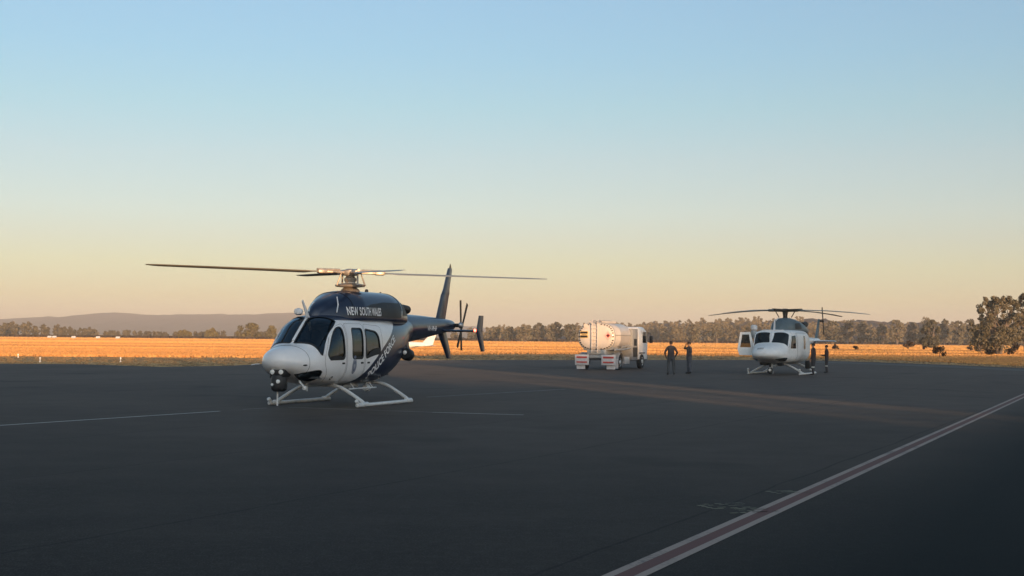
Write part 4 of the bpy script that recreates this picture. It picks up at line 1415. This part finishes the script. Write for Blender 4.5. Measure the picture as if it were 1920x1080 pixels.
MB().lathe([(.07, -.06), (.09, 0), (.05, .06)], 12, Matrix.Translation((-7.95, .20, 2.86)) @ Matrix.Rotation(R(-90), 4, 'X')).tube([(-7.95, 0, 2.86), (-7.95, .2, 2.86)], .05, 8).build('tail_rotor_hub', M['exhaust'], heli2)
for a in (18, 198):
    rot = Matrix.Translation((-7.95, .22, 2.86)) @ Matrix.Rotation(R(a), 4, 'Y')
    MB().prism([(-.06, .04), (.06, .04), (.09, .3), (.09, .82), (-.09, .82), (-.09, .3)], .025, rot @ Matrix(((1, 0, 0, 0), (0, 0, -1, 0), (0, 1, 0, 0), (0, 0, 0, 1)))).build('tail_rotor_blade', M['exhaust'], heli2)
# rotor
R2Z = 3.30
MB().lathe([(.16, 2.8), (.12, 2.95), (.09, 3.05), (.09, R2Z + .05)], 16).build('rotor_mast', M['exhaust'], heli2)
hm = MB().lathe([(.08, R2Z - .09), (.24, R2Z - .07), (.26, R2Z + .04), (.12, R2Z + .10)], 18)
c0 = Vector((0, 0, R2Z))
for al in (43, 133, 223, 313):
    a = R(al) - hdg(PSI2)
    d = Vector((math.cos(a), math.sin(a), .02)).normalized(); sd = Vector((-math.sin(a), math.cos(a), 0)); up = d.cross(sd)
    mt = Matrix((d, sd, up)).transposed()
    hm.box(c0 + d * .55, (.95, .24, .14), mt, bev=.04)
    P0 = c0 + d * .5 + sd * .2
    MB().tube([P0, Vector((P0.x * .6, P0.y * .6, 2.94))], .025, 8).build('pitch_link', M['exhaust'], heli2)
    rings = []
    for r_, ch_, th_ in ((.85, .2, .07), (1.3, .36, .05), (2.6, .36, .05), (4.0, .34, .045), (4.9, .28, .035), (5.1, .15, .02)):
        c = c0 + d * r_ + Vector((0, 0, -.34 * (r_ / 5.1) ** 2))
        rings.append([c + sd * (-u * ch_) + Vector((0, 0, th_ / 2 * hh)) for u, hh in ((-.25, 0), (0, 1), (.35, .75), (.75, .1), (.75, -.1), (.35, -.75), (0, -1))])
    MB().loft(rings).build('rotor_blade', M['blade'], heli2, angle=50)
hm.build('rotor_hub', M['exhaust'], heli2)

# ------------------------------------------------------------------ fuel tanker
TH = R(22)
tp0 = gp(1117, 693.5)
truck = thing('fuel_tanker', 'white fuel tanker truck with ladder up its round tank, seen from behind', 'truck', tp0, PI / 2 - TH)
def ellring(x, ry, rz, cz, n=40, e=2.7):
    out = []
    for k in range(n):
        w = 2 * PI * k / n
        c, s = math.cos(w), math.sin(w)
        out.append(Vector((x, ry * math.copysign(abs(c) ** (2 / e), c), cz + rz * math.copysign(abs(s) ** (2 / e), s))))
    return out
TZ, TRY_, TRZ_ = 1.86, 1.06, .76
rings = []
for x, k in ((.02, .30), (.03, .62), (.06, .88), (.12, .98), (.17, 1), (1.2, 1), (1.22, 1.008), (1.26, 1.008), (1.28, 1), (3.12, 1), (3.22, .97), (3.28, .88), (3.30, .7)):
    rings.append(ellring(x, TRY_ * k, TRZ_ * k, TZ))
tank = MB().loft(rings).build('tank', M['tankwhite'], truck, angle=50)
# rim of the dished end, studs
mb = MB()
for w in np.linspace(0, 2 * PI, 33)[:-1]:
    c, s = math.cos(w), math.sin(w)
    mb.box((.09, .98 * math.copysign(abs(c) ** (2 / 2.7), c), TZ + .70 * math.copysign(abs(s) ** (2 / 2.7), s)), (.08, .07, .06))
mb.build('rim_stud', M['chassis'], tank)
P = [p for p in ellring(.16, 1.075, .775, TZ)]
MB().tube(P + [P[0]], .025, 6).build('rim_band', M['midgrey'], tank)
# saddle and skirts
MB().box((1.60, 0, .98), (3.0, 1.15, .30), bev=.03).box((1.62, 0, 1.20), (2.9, 1.62, .20), bev=.03).build('tank_cradle', M['midgrey'], truck)
# walkway, manholes and rails on the tank
MB().box((1.7, .15, 2.64), (2.5, .7, .06), bev=.01).box((1.7, .52, 2.70), (2.5, .04, .10)).box((1.7, -.22, 2.70), (2.5, .04, .10)).build('walkway', M['tankwhite'], truck)
MB().lathe([(.28, 2.64), (.28, 2.74), (.20, 2.78)], 20, Matrix.Translation((1.4, .12, 0))).lathe([(.28, 2.64), (.28, 2.74), (.20, 2.78)], 20, Matrix.Translation((2.4, .12, 0))).build('manhole', M['midgrey'], truck)
MB().lathe([(.13, -.10), (.14, .0), (.14, .3), (.12, .34)], 14, Matrix.Translation((.12, .62, 2.46)) @ Matrix.Rotation(R(90), 4, 'Y')).build('vent_drum', M['tankwhite'], truck)
# ladder
mb = MB()
for y in (.20, -.14):
    mb.tube([(-.12, y, .95), (-.12, y, 2.62), (-.06, y, 2.78), (.3, y, 2.80), (.6, y, 2.68)], .025, 8)
for k in range(8):
    mb.tube([(-.12, .20, 1.05 + k * .21), (-.12, -.14, 1.05 + k * .21)], .018, 8)
mb.build('ladder', M['tankwhite'], truck)
# placard and hazard diamond on the tank end
mb = MB().box((.0, .70, 1.97), (.03, .46, .40), mi=0).box((-.02, .70, 2.08), (.02, .42, .12), mi=1).box((-.02, .70, 1.86), (.02, .42, .13), mi=1).box((-.02, .70, 1.97), (.02, .30, .03), mi=1)
mb.build('placard', [M['yellow'], M['black']], truck, smooth=False)
MB().box((.01, -.72, 1.92), (.03, .34, .34), Matrix.Rotation(R(45), 3, 'X')).build('hazard_border', M['pink'], truck, smooth=False)
MB().box((-.01, -.72, 1.92), (.03, .17, .17), Matrix.Rotation(R(45), 3, 'X')).build('hazard_diamond', M['red'], truck, smooth=False)
MB().box((-.03, -.72, 1.92), (.03, .10, .10), Matrix.Rotation(R(45), 3, 'X')).build('hazard_symbol', M['black'], truck, smooth=False)
# rear frame, light panels, flaps
MB().box((2.9, .40, .74), (6.0, .10, .20)).box((2.9, -.40, .74), (6.0, .10, .20)).box((-.02, 0, .60), (.12, .66, .12)).box((.9, 0, .62), (.2, 2.0, .14)).box((5.1, 0, .62), (.2, 1.8, .14)).build('chassis', M['chassis'], truck)
MB().box((-.06, 0, .74), (.10, .72, .16), bev=.02).build('rear_bumper', M['midgrey'], truck)
for s in (1, -1):
    pn = MB().box((-.10, s * .78, .56), (.08, .82, .58), bev=.015).build('light_panel', M['panelwhite'], truck)
    MB().box((-.15, s * .78, .70), (.03, .62, .10)).build('tail_light', M['red'], pn)
    MB().box((-.15, s * .78, .43), (.03, .62, .08)).build('tail_light', M['red'], pn)
    MB().box((.02, s * .88, .19), (.03, .50, .30)).build('mudflap', M['panelwhite'] , truck)
def wheel(x, y, s, r=.42, w=.24, dual=False):
    mt = Matrix.Translation((x, y, r)) @ Matrix.Rotation(R(-90 * s), 4, 'X')
    ty = MB().lathe([(r * .55, -w / 2), (r * .93, -w / 2), (r, -w / 2 + .04), (r, w / 2 - .04), (r * .93, w / 2), (r * .58, w / 2), (r * .55, w / 2 - .02)], 30, mt)
    root = ty.build('wheel', M['tyre'], truck)
    MB().lathe([(r * .56, w / 2 - .03), (r * .56, w / 2 - .005), (r * .40, w / 2 - .06), (r * .28, w / 2 - .02), (r * .22, w / 2 + .04), (.03, w / 2 + .05)], 24, mt).build('rim', M['rim'], root)
for s in (1, -1):
    wheel(1.0, s * .98, s, .43, .26)
    wheel(5.35, s * .98, s, .43, .24)
    # mudguard arch
    mb = MB()
    A = np.linspace(R(5), R(175), 13)
    rings = []
    for a in A:
        c, s_ = math.cos(a), math.sin(a)
        rings.append([Vector((1.0 + c * rr, s * yy, .43 + s_ * rr)) for rr, yy in ((.52, .80), (.52, 1.16), (.54, 1.18), (.54, .80))])
    mb.loft(rings)
    mb.build('mudguard', M['midgrey'], truck)
MB().box((.25, -.98, .36), (.04, .5, .55)).build('mudflap', M['panelwhite'], truck)
# pipework, hose rail and side locker
MB().tube([(.4, -.98, 1.12), (2.0, -1.05, 1.14), (3.1, -1.05, 1.22)], .06, 8).tube([(1.6, -1.0, 1.28), (3.0, -1.02, 1.36)], .04, 8).build('hose', M['midgrey'], truck)
MB().tube([(.2, -1.08, 1.95), (3.2, -1.08, 1.95)], .02, 6).build('side_rail', M['midgrey'], truck)
MB().box((2.35, -.86, .52), (.9, .5, .42), bev=.03).build('side_locker', M['tankwhite'], truck)
# pump cabinet between tank and cab
cab_ = MB().box((4.0, 0, 1.42), (1.10, 2.14, 1.85), bev=.05).build('pump_cabinet', M['grey'], truck)
MB().box((4.0, -1.08, 1.55), (.5, .03, .40)).build('gauge_window', M['black'], cab_)
MB().box((4.0, -1.08, .98), (.8, .03, .55)).build('shutter', M['exhaust'], cab_)
# cab
def cabsec(z, xf, xr, hw):
    return [Vector((xr, -hw, z)), Vector((xf - .12, -hw, z)), Vector((xf, -hw + .16, z)), Vector((xf, hw - .16, z)), Vector((xf - .12, hw, z)), Vector((xr, hw, z))]
cabo = MB().loft([cabsec(.55, 6.55, 4.75, 1.05), cabsec(1.4, 6.60, 4.72, 1.08), cabsec(1.50, 6.58, 4.72, 1.08), cabsec(2.25, 6.32, 4.75, 1.02), cabsec(2.42, 6.15, 4.85, .95), cabsec(2.46, 6.0, 4.95, .85)]).build('cab', M['white'], truck, angle=30)
for s in (1, -1):
    d_ = MB().prism([(5.35, .62), (6.30, .62), (6.36, 1.45), (6.14, 2.26), (5.35, 2.26)], .03, Matrix(((1, 0, 0, 0), (0, 0, -1, s * 1.07), (0, 1, 0, 0), (0, 0, 0, 1)))).build('door', M['white'], cabo, smooth=False)
    MB().prism([(5.46, 1.52), (6.26, 1.52), (6.08, 2.16), (5.46, 2.16)], .02, Matrix(((1, 0, 0, 0), (0, 0, -1, s * 1.09), (0, 1, 0, 0), (0, 0, 0, 1)))).build('window', M['darkglass'], d_, smooth=False)
    MB().tube([(6.30, s * 1.06, 2.12), (6.42, s * 1.30, 2.10), (6.42, s * 1.30, 1.5)], .018, 6).box((6.42, s * 1.32, 1.72), (.08, .20, .42), bev=.03).build('mirror', M['black'], truck)
    MB().box((5.35, s * .98, .92), (1.0, .28, .06)).build('step', M['chassis'], truck)
MB().prism([(-.9, 1.52), (.9, 1.52), (.85, 2.2), (-.85, 2.2)], .02, Matrix(((0, 0, -1, 6.5), (1, 0, 0, 0), (0, 1, 0, 0), (0, 0, 0, 1)))).build('windscreen', M['darkglass'], cabo, smooth=False)
MB().box((6.60, 0, .60), (.14, 2.1, .34), bev=.04).build('front_bumper', M['grey'], truck)

# ------------------------------------------------------------------ light aircraft beyond
ap = gp(812, 672)
plane = thing('light_aircraft', 'small white light aircraft parked behind the police helicopter with its tail showing', 'aircraft', ap, R(168))
HP = Hull([(0, 1.24, 1.10, .06, 1.17, 2, 2), (.8, 1.30, .98, .16, 1.14, 2.2, 2.2), (2.2, 1.38, .80, .34, 1.10, 2.4, 2.4), (3.2, 1.55, .66, .52, 1.08, 2.5, 2.5), (3.9, 1.85, .60, .56, 1.08, 2.5, 2.5), (4.8, 1.80, .60, .56, 1.08, 2.5, 2.5), (5.4, 1.38, .62, .53, 1.02, 2.4, 2.4),
           (6.4, 1.25, .66, .46, .98, 2.2, 2.2), (6.9, 1.12, .76, .28, .94, 2, 2)])
rings = [[HP.pt(x, t) for t in np.linspace(-PI / 2, 1.5 * PI, 33)[:-1]] for x in np.linspace(0, 6.9, 36)]
MB().loft(rings).build('fuselage', M['white'], plane, angle=60)
fin_mesh([(1.05, .02, 1.15, .10, 0), (.62, -.12, 1.6, .08, 0), (.18, -.30, 2.05, .05, 0)]).build('tail_fin', M['white'], plane, angle=50)
wing_mesh([(.9, .15, -1.7, .06, 1.02), (.95, .1, 0, .09, 1.02), (.9, .15, 1.7, .06, 1.02)]).build('tailplane', M['white'], plane, angle=50)
wing_mesh([(4.6, 3.5, -4.9, .10, 1.0), (4.8, 3.2, -.5, .18, .78), (4.8, 3.2, .5, .18, .78), (4.6, 3.5, 4.9, .10, 1.0)]).build('wing', M['white'], plane, angle=50)
for x, y in ((3.7, 1.2), (3.7, -1.2), (6.0, 0)):
    MB().tube([(x, y, .75), (x, y, .22)], .04, 8).lathe([(.06, -.07), (.2, -.06), (.2, .06), (.06, .07)], 18, Matrix.Translation((x, y, .20)) @ Matrix.Rotation(R(90), 4, 'X')).build('wheel', M['tyre'], plane)
MB().lathe([(.14, 0), (.10, .2), (.02, .32)], 14, Matrix.Translation((6.88, 0, .94)) @ Matrix.Rotation(R(90), 4, 'Y')).build('spinner', M['white'], plane)
MB().prism([(-.9, -.06), (.9, -.08), (.9, .06), (-.9, .08)], .03, Matrix.Translation((6.96, 0, .94)) @ Matrix.Rotation(R(90), 4, 'Y') @ Matrix.Rotation(R(70), 4, 'Z')).build('propeller', M['black'], plane, smooth=False)
skin_patch('cabin_window', round_poly([(3.1, 1.30), (4.9, 1.30), (4.7, 1.66), (3.6, 1.68)], .08), [], (.15, .1), side_map(HP, .01, 1), M['darkglass'], plane)
skin_patch('cabin_window', round_poly([(3.1, 1.30), (4.9, 1.30), (4.7, 1.66), (3.6, 1.68)], .08), [], (.15, .1), side_map(HP, .01, -1), M['darkglass'], plane)

# ------------------------------------------------------------------ people
def cloth_mat(name, top, legs, band=None, skin_=(0.35, 0.20, 0.14)):
    m, nt, p = new_mat(name)
    o = sep(nt, coord(nt))
    z = o[2]
    f = noise(nt, 9, 4, coord(nt))
    tc = ramp(nt, f, [(0.3, tuple(c * .7 for c in top)), (0.7, tuple(c * 1.25 for c in top))])
    lc = ramp(nt, f, [(0.3, tuple(c * .7 for c in legs)), (0.7, tuple(c * 1.25 for c in legs))])
    c = mixc(nt, mth(nt, 'GREATER_THAN', z, .95), lc, tc)
    if band:
        inb = mth(nt, 'MULTIPLY', mth(nt, 'GREATER_THAN', z, .40), mth(nt, 'LESS_THAN', z, .47))
        c = mixc(nt, inb, c, band)
    c = mixc(nt, mth(nt, 'GREATER_THAN', z, 1.512), c, skin_)
    ay = mth(nt, 'ABSOLUTE', o[1])
    h1 = mth(nt, 'MULTIPLY', mth(nt, 'GREATER_THAN', o[0], .16), mth(nt, 'MULTIPLY', mth(nt, 'GREATER_THAN', z, .70), mth(nt, 'LESS_THAN', z, 1.0)))
    h2 = mth(nt, 'MULTIPLY', mth(nt, 'GREATER_THAN', ay, .225), mth(nt, 'MULTIPLY', mth(nt, 'GREATER_THAN', z, .60), mth(nt, 'LESS_THAN', z, .87)))
    h3 = mth(nt, 'MULTIPLY', mth(nt, 'GREATER_THAN', o[0], .31), mth(nt, 'GREATER_THAN', z, .70))
    c = mixc(nt, mth(nt, 'MAXIMUM', h1, mth(nt, 'MAXIMUM', h2, h3)), c, skin_)
    c = mixc(nt, mth(nt, 'LESS_THAN', z, .10), c, (0.012, 0.012, 0.012))
    nt.links.new(c, p.inputs['Base Color'])
    p.inputs['Roughness'].default_value = 0.85
    return m
SKIN = plain('skin', (0.34, 0.20, 0.14), 0.6)
HAIR = plain('dark_hair', (0.02, 0.014, 0.01), 0.7)
BOOT = plain('boot_leather', (0.012, 0.012, 0.013), 0.5)

def skin_obj(name, nodes, edges, mat, parent, root=0, sub=2):
    """nodes: (co, rx, ry) -> one continuous skinned mesh"""
    me_ = bpy.data.meshes.new(name)
    me_.from_pydata([n[0] for n in nodes], edges, [])
    o_ = link(name, me_, parent)
    sk = o_.modifiers.new('skin', 'SKIN')
    sk.use_smooth_shade = True
    lay = me_.skin_vertices[0].data if me_.skin_vertices else None
    if lay is None:
        bm_ = bmesh.new(); bm_.from_mesh(me_); bm_.verts.layers.skin.verify(); bm_.to_mesh(me_); bm_.free()
        lay = me_.skin_vertices[0].data
    for i, n in enumerate(nodes):
        lay[i].radius = (n[1], n[2])
        lay[i].use_root = (i == root)
    ss = o_.modifiers.new('subdivision', 'SUBSURF')
    ss.levels = sub; ss.render_levels = sub
    bpy.context.view_layer.update()
    dg = bpy.context.evaluated_depsgraph_get()
    nm = bpy.data.meshes.new_from_object(o_.evaluated_get(dg))
    o_.modifiers.clear()
    o_.data = nm
    nm.materials.clear(); nm.materials.append(mat)
    return o_

def person(label, loc, rz, height, mat, arms, legs=((.10, 0, 0), (-.10, 0, 0)), lean=0.0, head_turn=0.0, cap=None, group=None):
    """local: +x faces forward, +y left. arms: per side (elbow, wrist, finger direction) for a 1.75 m figure"""
    t = thing('person', label, 'person', loc, rz, group)
    S = height / 1.75
    t.scale = (S, S, S)
    N, E = [], []
    def nd(co, a, b=None, par=None):
        N.append((Vector(co), a, b or a))
        if par is not None: E.append((par, len(N) - 1))
        return len(N) - 1
    L = lean
    pel = nd((0, 0, .96), .14, .185)
    wst = nd((L * .3, 0, 1.10), .13, .175, pel)
    chs = nd((L * .8, 0, 1.30), .14, .205, wst)
    upc = nd((L, 0, 1.43), .085, .12, chs)
    nk = nd((L + .01, 0, 1.50), .055, .055, upc)
    hd0 = nd((L + .025, 0, 1.57), .075, .068, nk)
    hd1 = nd((L + .02, 0, 1.655), .092, .078, hd0)
    hd2 = nd((L + .01, 0, 1.715), .062, .055, hd1)
    ns = nd((L + .118, 0, 1.625), .014, .014, hd1)
    hands = []
    for s, (el, wr, fd) in zip((1, -1), arms):
        sh = nd((L, s * .185, 1.405), .078, .078, upc)
        e = nd(el, .058, .058, sh)
        w = nd(wr, .031, .031, e)
        fdv = Vector(fd).normalized()
        ev, wv = Vector(el), Vector(wr)
        side = Vector((0, 0, 1)).cross(fdv)
        if side.length < .2: side = Vector((1, 0, 0))
        side.normalize()
        palm = nd(wv + fdv * .075, .040, .018, w)
        for k, ln in ((-1.5, .060), (-.5, .075), (.5, .08), (1.5, .07)):
            b0 = nd(wv + fdv * .105 + side * k * .019, .0095, .0095, palm)
            b1 = nd(wv + fdv * (.105 + ln * .6) + side * k * .020, .0085, .0085, b0)
            nd(wv + fdv * (.105 + ln) + side * k * .020 + Vector((.01, 0, 0)), .007, .007, b1)
        th0 = nd(wv + fdv * .055 + side * .045, .011, .011, palm)
        nd(wv + fdv * .10 + side * .07, .009, .009, th0)
    for s, (yo, fx, kx) in zip((1, -1), legs):
        hip = nd((0, s * .10, .86), .115, .115, pel)
        kn = nd((kx + .02, yo + s * .01, .49), .085, .085, hip)
        an = nd((fx - .02, yo + s * .02, .10), .070, .070, kn)
        hl = nd((fx - .04, yo + s * .02, .045), .043, .04, an)
        nd((fx + .15, yo + s * .035, .034), .038, .030, hl)
    b = skin_obj('body', N, E, mat, t)
    # hair or cap
    mb_ = MB().lathe([(.098, -.02), (.104, .03), (.094, .075), (.060, .112), (.015, .124)], 16, Matrix.Translation((L + .008, 0, 1.645)) @ Matrix.Rotation(R(-8), 4, 'Y') @ Matrix.Diagonal((1.03, .88, 1, 1)))
    if cap:
        mb_.box((L + .13, 0, 1.665), (.12, .13, .012), bev=.004)
        mb_.build('cap', cap, t)
    else:
        mb_.build('hair', HAIR, t)
    for s in (1, -1):
        MB().lathe([(.010, -.004), (.012, .003), (.004, .008)], 8, Matrix.Translation((L + .106, s * .032, 1.648)) @ Matrix.Rotation(R(90), 4, 'Y')).build('eye', M['black'], t)
        MB().box((L + .01, s * .083, 1.635), (.035, .016, .06), bev=.007).build('ear', SKIN, t)
    MB().box((L + .103, 0, 1.585), (.012, .045, .012), bev=.004).build('mouth', plain('lips', (.22, .09, .08), .6), t)
    return t
hips = (((-.02, .33, 1.16), (.12, .25, .94), (.5, -.4, -.6)), ((-.02, -.33, 1.16), (.12, -.25, .94), (.5, .4, -.6)))
hang = (((-.02, .26, 1.12), (.06, .27, .88), (.15, 0, -1)), ((-.02, -.26, 1.12), (.06, -.27, .88), (.15, 0, -1)))
phone = (((.02, .30, 1.15), (.20, .26, 1.02), (.9, -.3, .1)), ((.10, -.42, 1.36), (.12, -.16, 1.56), (.1, .5, .6)))
front = (((.06, .27, 1.12), (.30, .16, 1.10), (.9, -.2, .1)), ((.06, -.27, 1.12), (.30, -.16, 1.10), (.9, .2, .1)))
C1 = cloth_mat('dark_uniform', (0.065, 0.052, 0.052), (0.060, 0.066, 0.072))
C2 = cloth_mat('navy_overall', (0.075, 0.062, 0.062), (0.080, 0.090, 0.110))
C3 = cloth_mat('dark_flight_suit', (0.042, 0.030, 0.030), (0.036, 0.036, 0.042), (0.55, 0.55, 0.5))
C4 = cloth_mat('dark_jacket', (0.055, 0.030, 0.028), (0.036, 0.036, 0.042), (0.50, 0.50, 0.46))
person('person in dark uniform standing legs apart, hands at the hips, nearest the fuel tanker', gp(1258, 702.5), R(95), 1.66, C1, hips, legs=((.14, 0, 0), (-.14, 0, 0)))
person('person in navy overall with one arm raised to the head', gp(1292, 700.5), R(200), 1.62, C2, phone, cap=HAIR)
person('person in dark flight suit standing right against the tail side of the white helicopter', gp(1525, 703.0), R(150), 1.60, C3, hang, legs=((.05, 0, 0), (-.05, .05, 0)))
person('person in dark jacket and pale banded trousers, alone farthest to the right', gp(1550, 699.0), R(170), 1.50, C4, front, legs=((.09, 0, 0), (-.09, .02, 0)))

# ------------------------------------------------------------------ field markers and edge lights
def marker(px, py, s):
    b = gp(px, py)
    t = thing('field_marker', 'small pale gable marker at the far edge of the golden field on the left', 'marker', b, 0, 'pale gable markers along the far field edge')
    MB().prism([(-s, 0), (s, 0), (.0, s * .9)], s * 2.2, Matrix(((0, 0, 1, 0), (1, 0, 0, 0), (0, 1, 0, .25), (0, 0, 0, 1)))).build('gable', M['white'], t, smooth=False)
    MB().box((0, s * .6, .13), (s * 1.5, .06, .26)).box((0, -s * .6, .13), (s * 1.5, .06, .26)).build('leg', M['midgrey'], t)
for px, py in ((93, 634), (102, 634), (138, 634.5), (184, 635), (221, 635.5)):
    marker(px, py, .65)
for px, py in ((34, 671.5), (75, 679), (226, 679)):
    b = gp(px, py)
    t = thing('edge_light', 'small pale edge light on a short stem in the brown verge on the left', 'light', b, 0, 'edge lights along the verge')
    MB().lathe([(.07, 0), (.07, .03), (.025, .05), (.025, .20)], 12).build('stem', M['white'], t)
    MB().lathe([(.04, .20), (.055, .22), (.05, .28), (.02, .31)], 12).build('lens', M['lens'], t)

# ------------------------------------------------------------------ evening haze
hz = MB().box((0, 2150, 39.5), (8100, 6200, 81)).build('haze', bpy.data.materials.new('haze_air'), smooth=False)
tag(hz, 'thin evening haze over the airfield', 'haze', kind='stuff')
hm_ = hz.data.materials[0]
hm_.use_nodes = True
hn = hm_.node_tree
hn.nodes.remove(hn.nodes['Principled BSDF'])
pv = hn.nodes.new('ShaderNodeVolumePrincipled')
pv.inputs['Color'].default_value = (0.92, 0.90, 0.90, 1)
pv.inputs['Density'].default_value = HAZE
pv.inputs['Anisotropy'].default_value = 0.0
hn.links.new(pv.outputs[0], hn.nodes['Material Output'].inputs['Volume'])
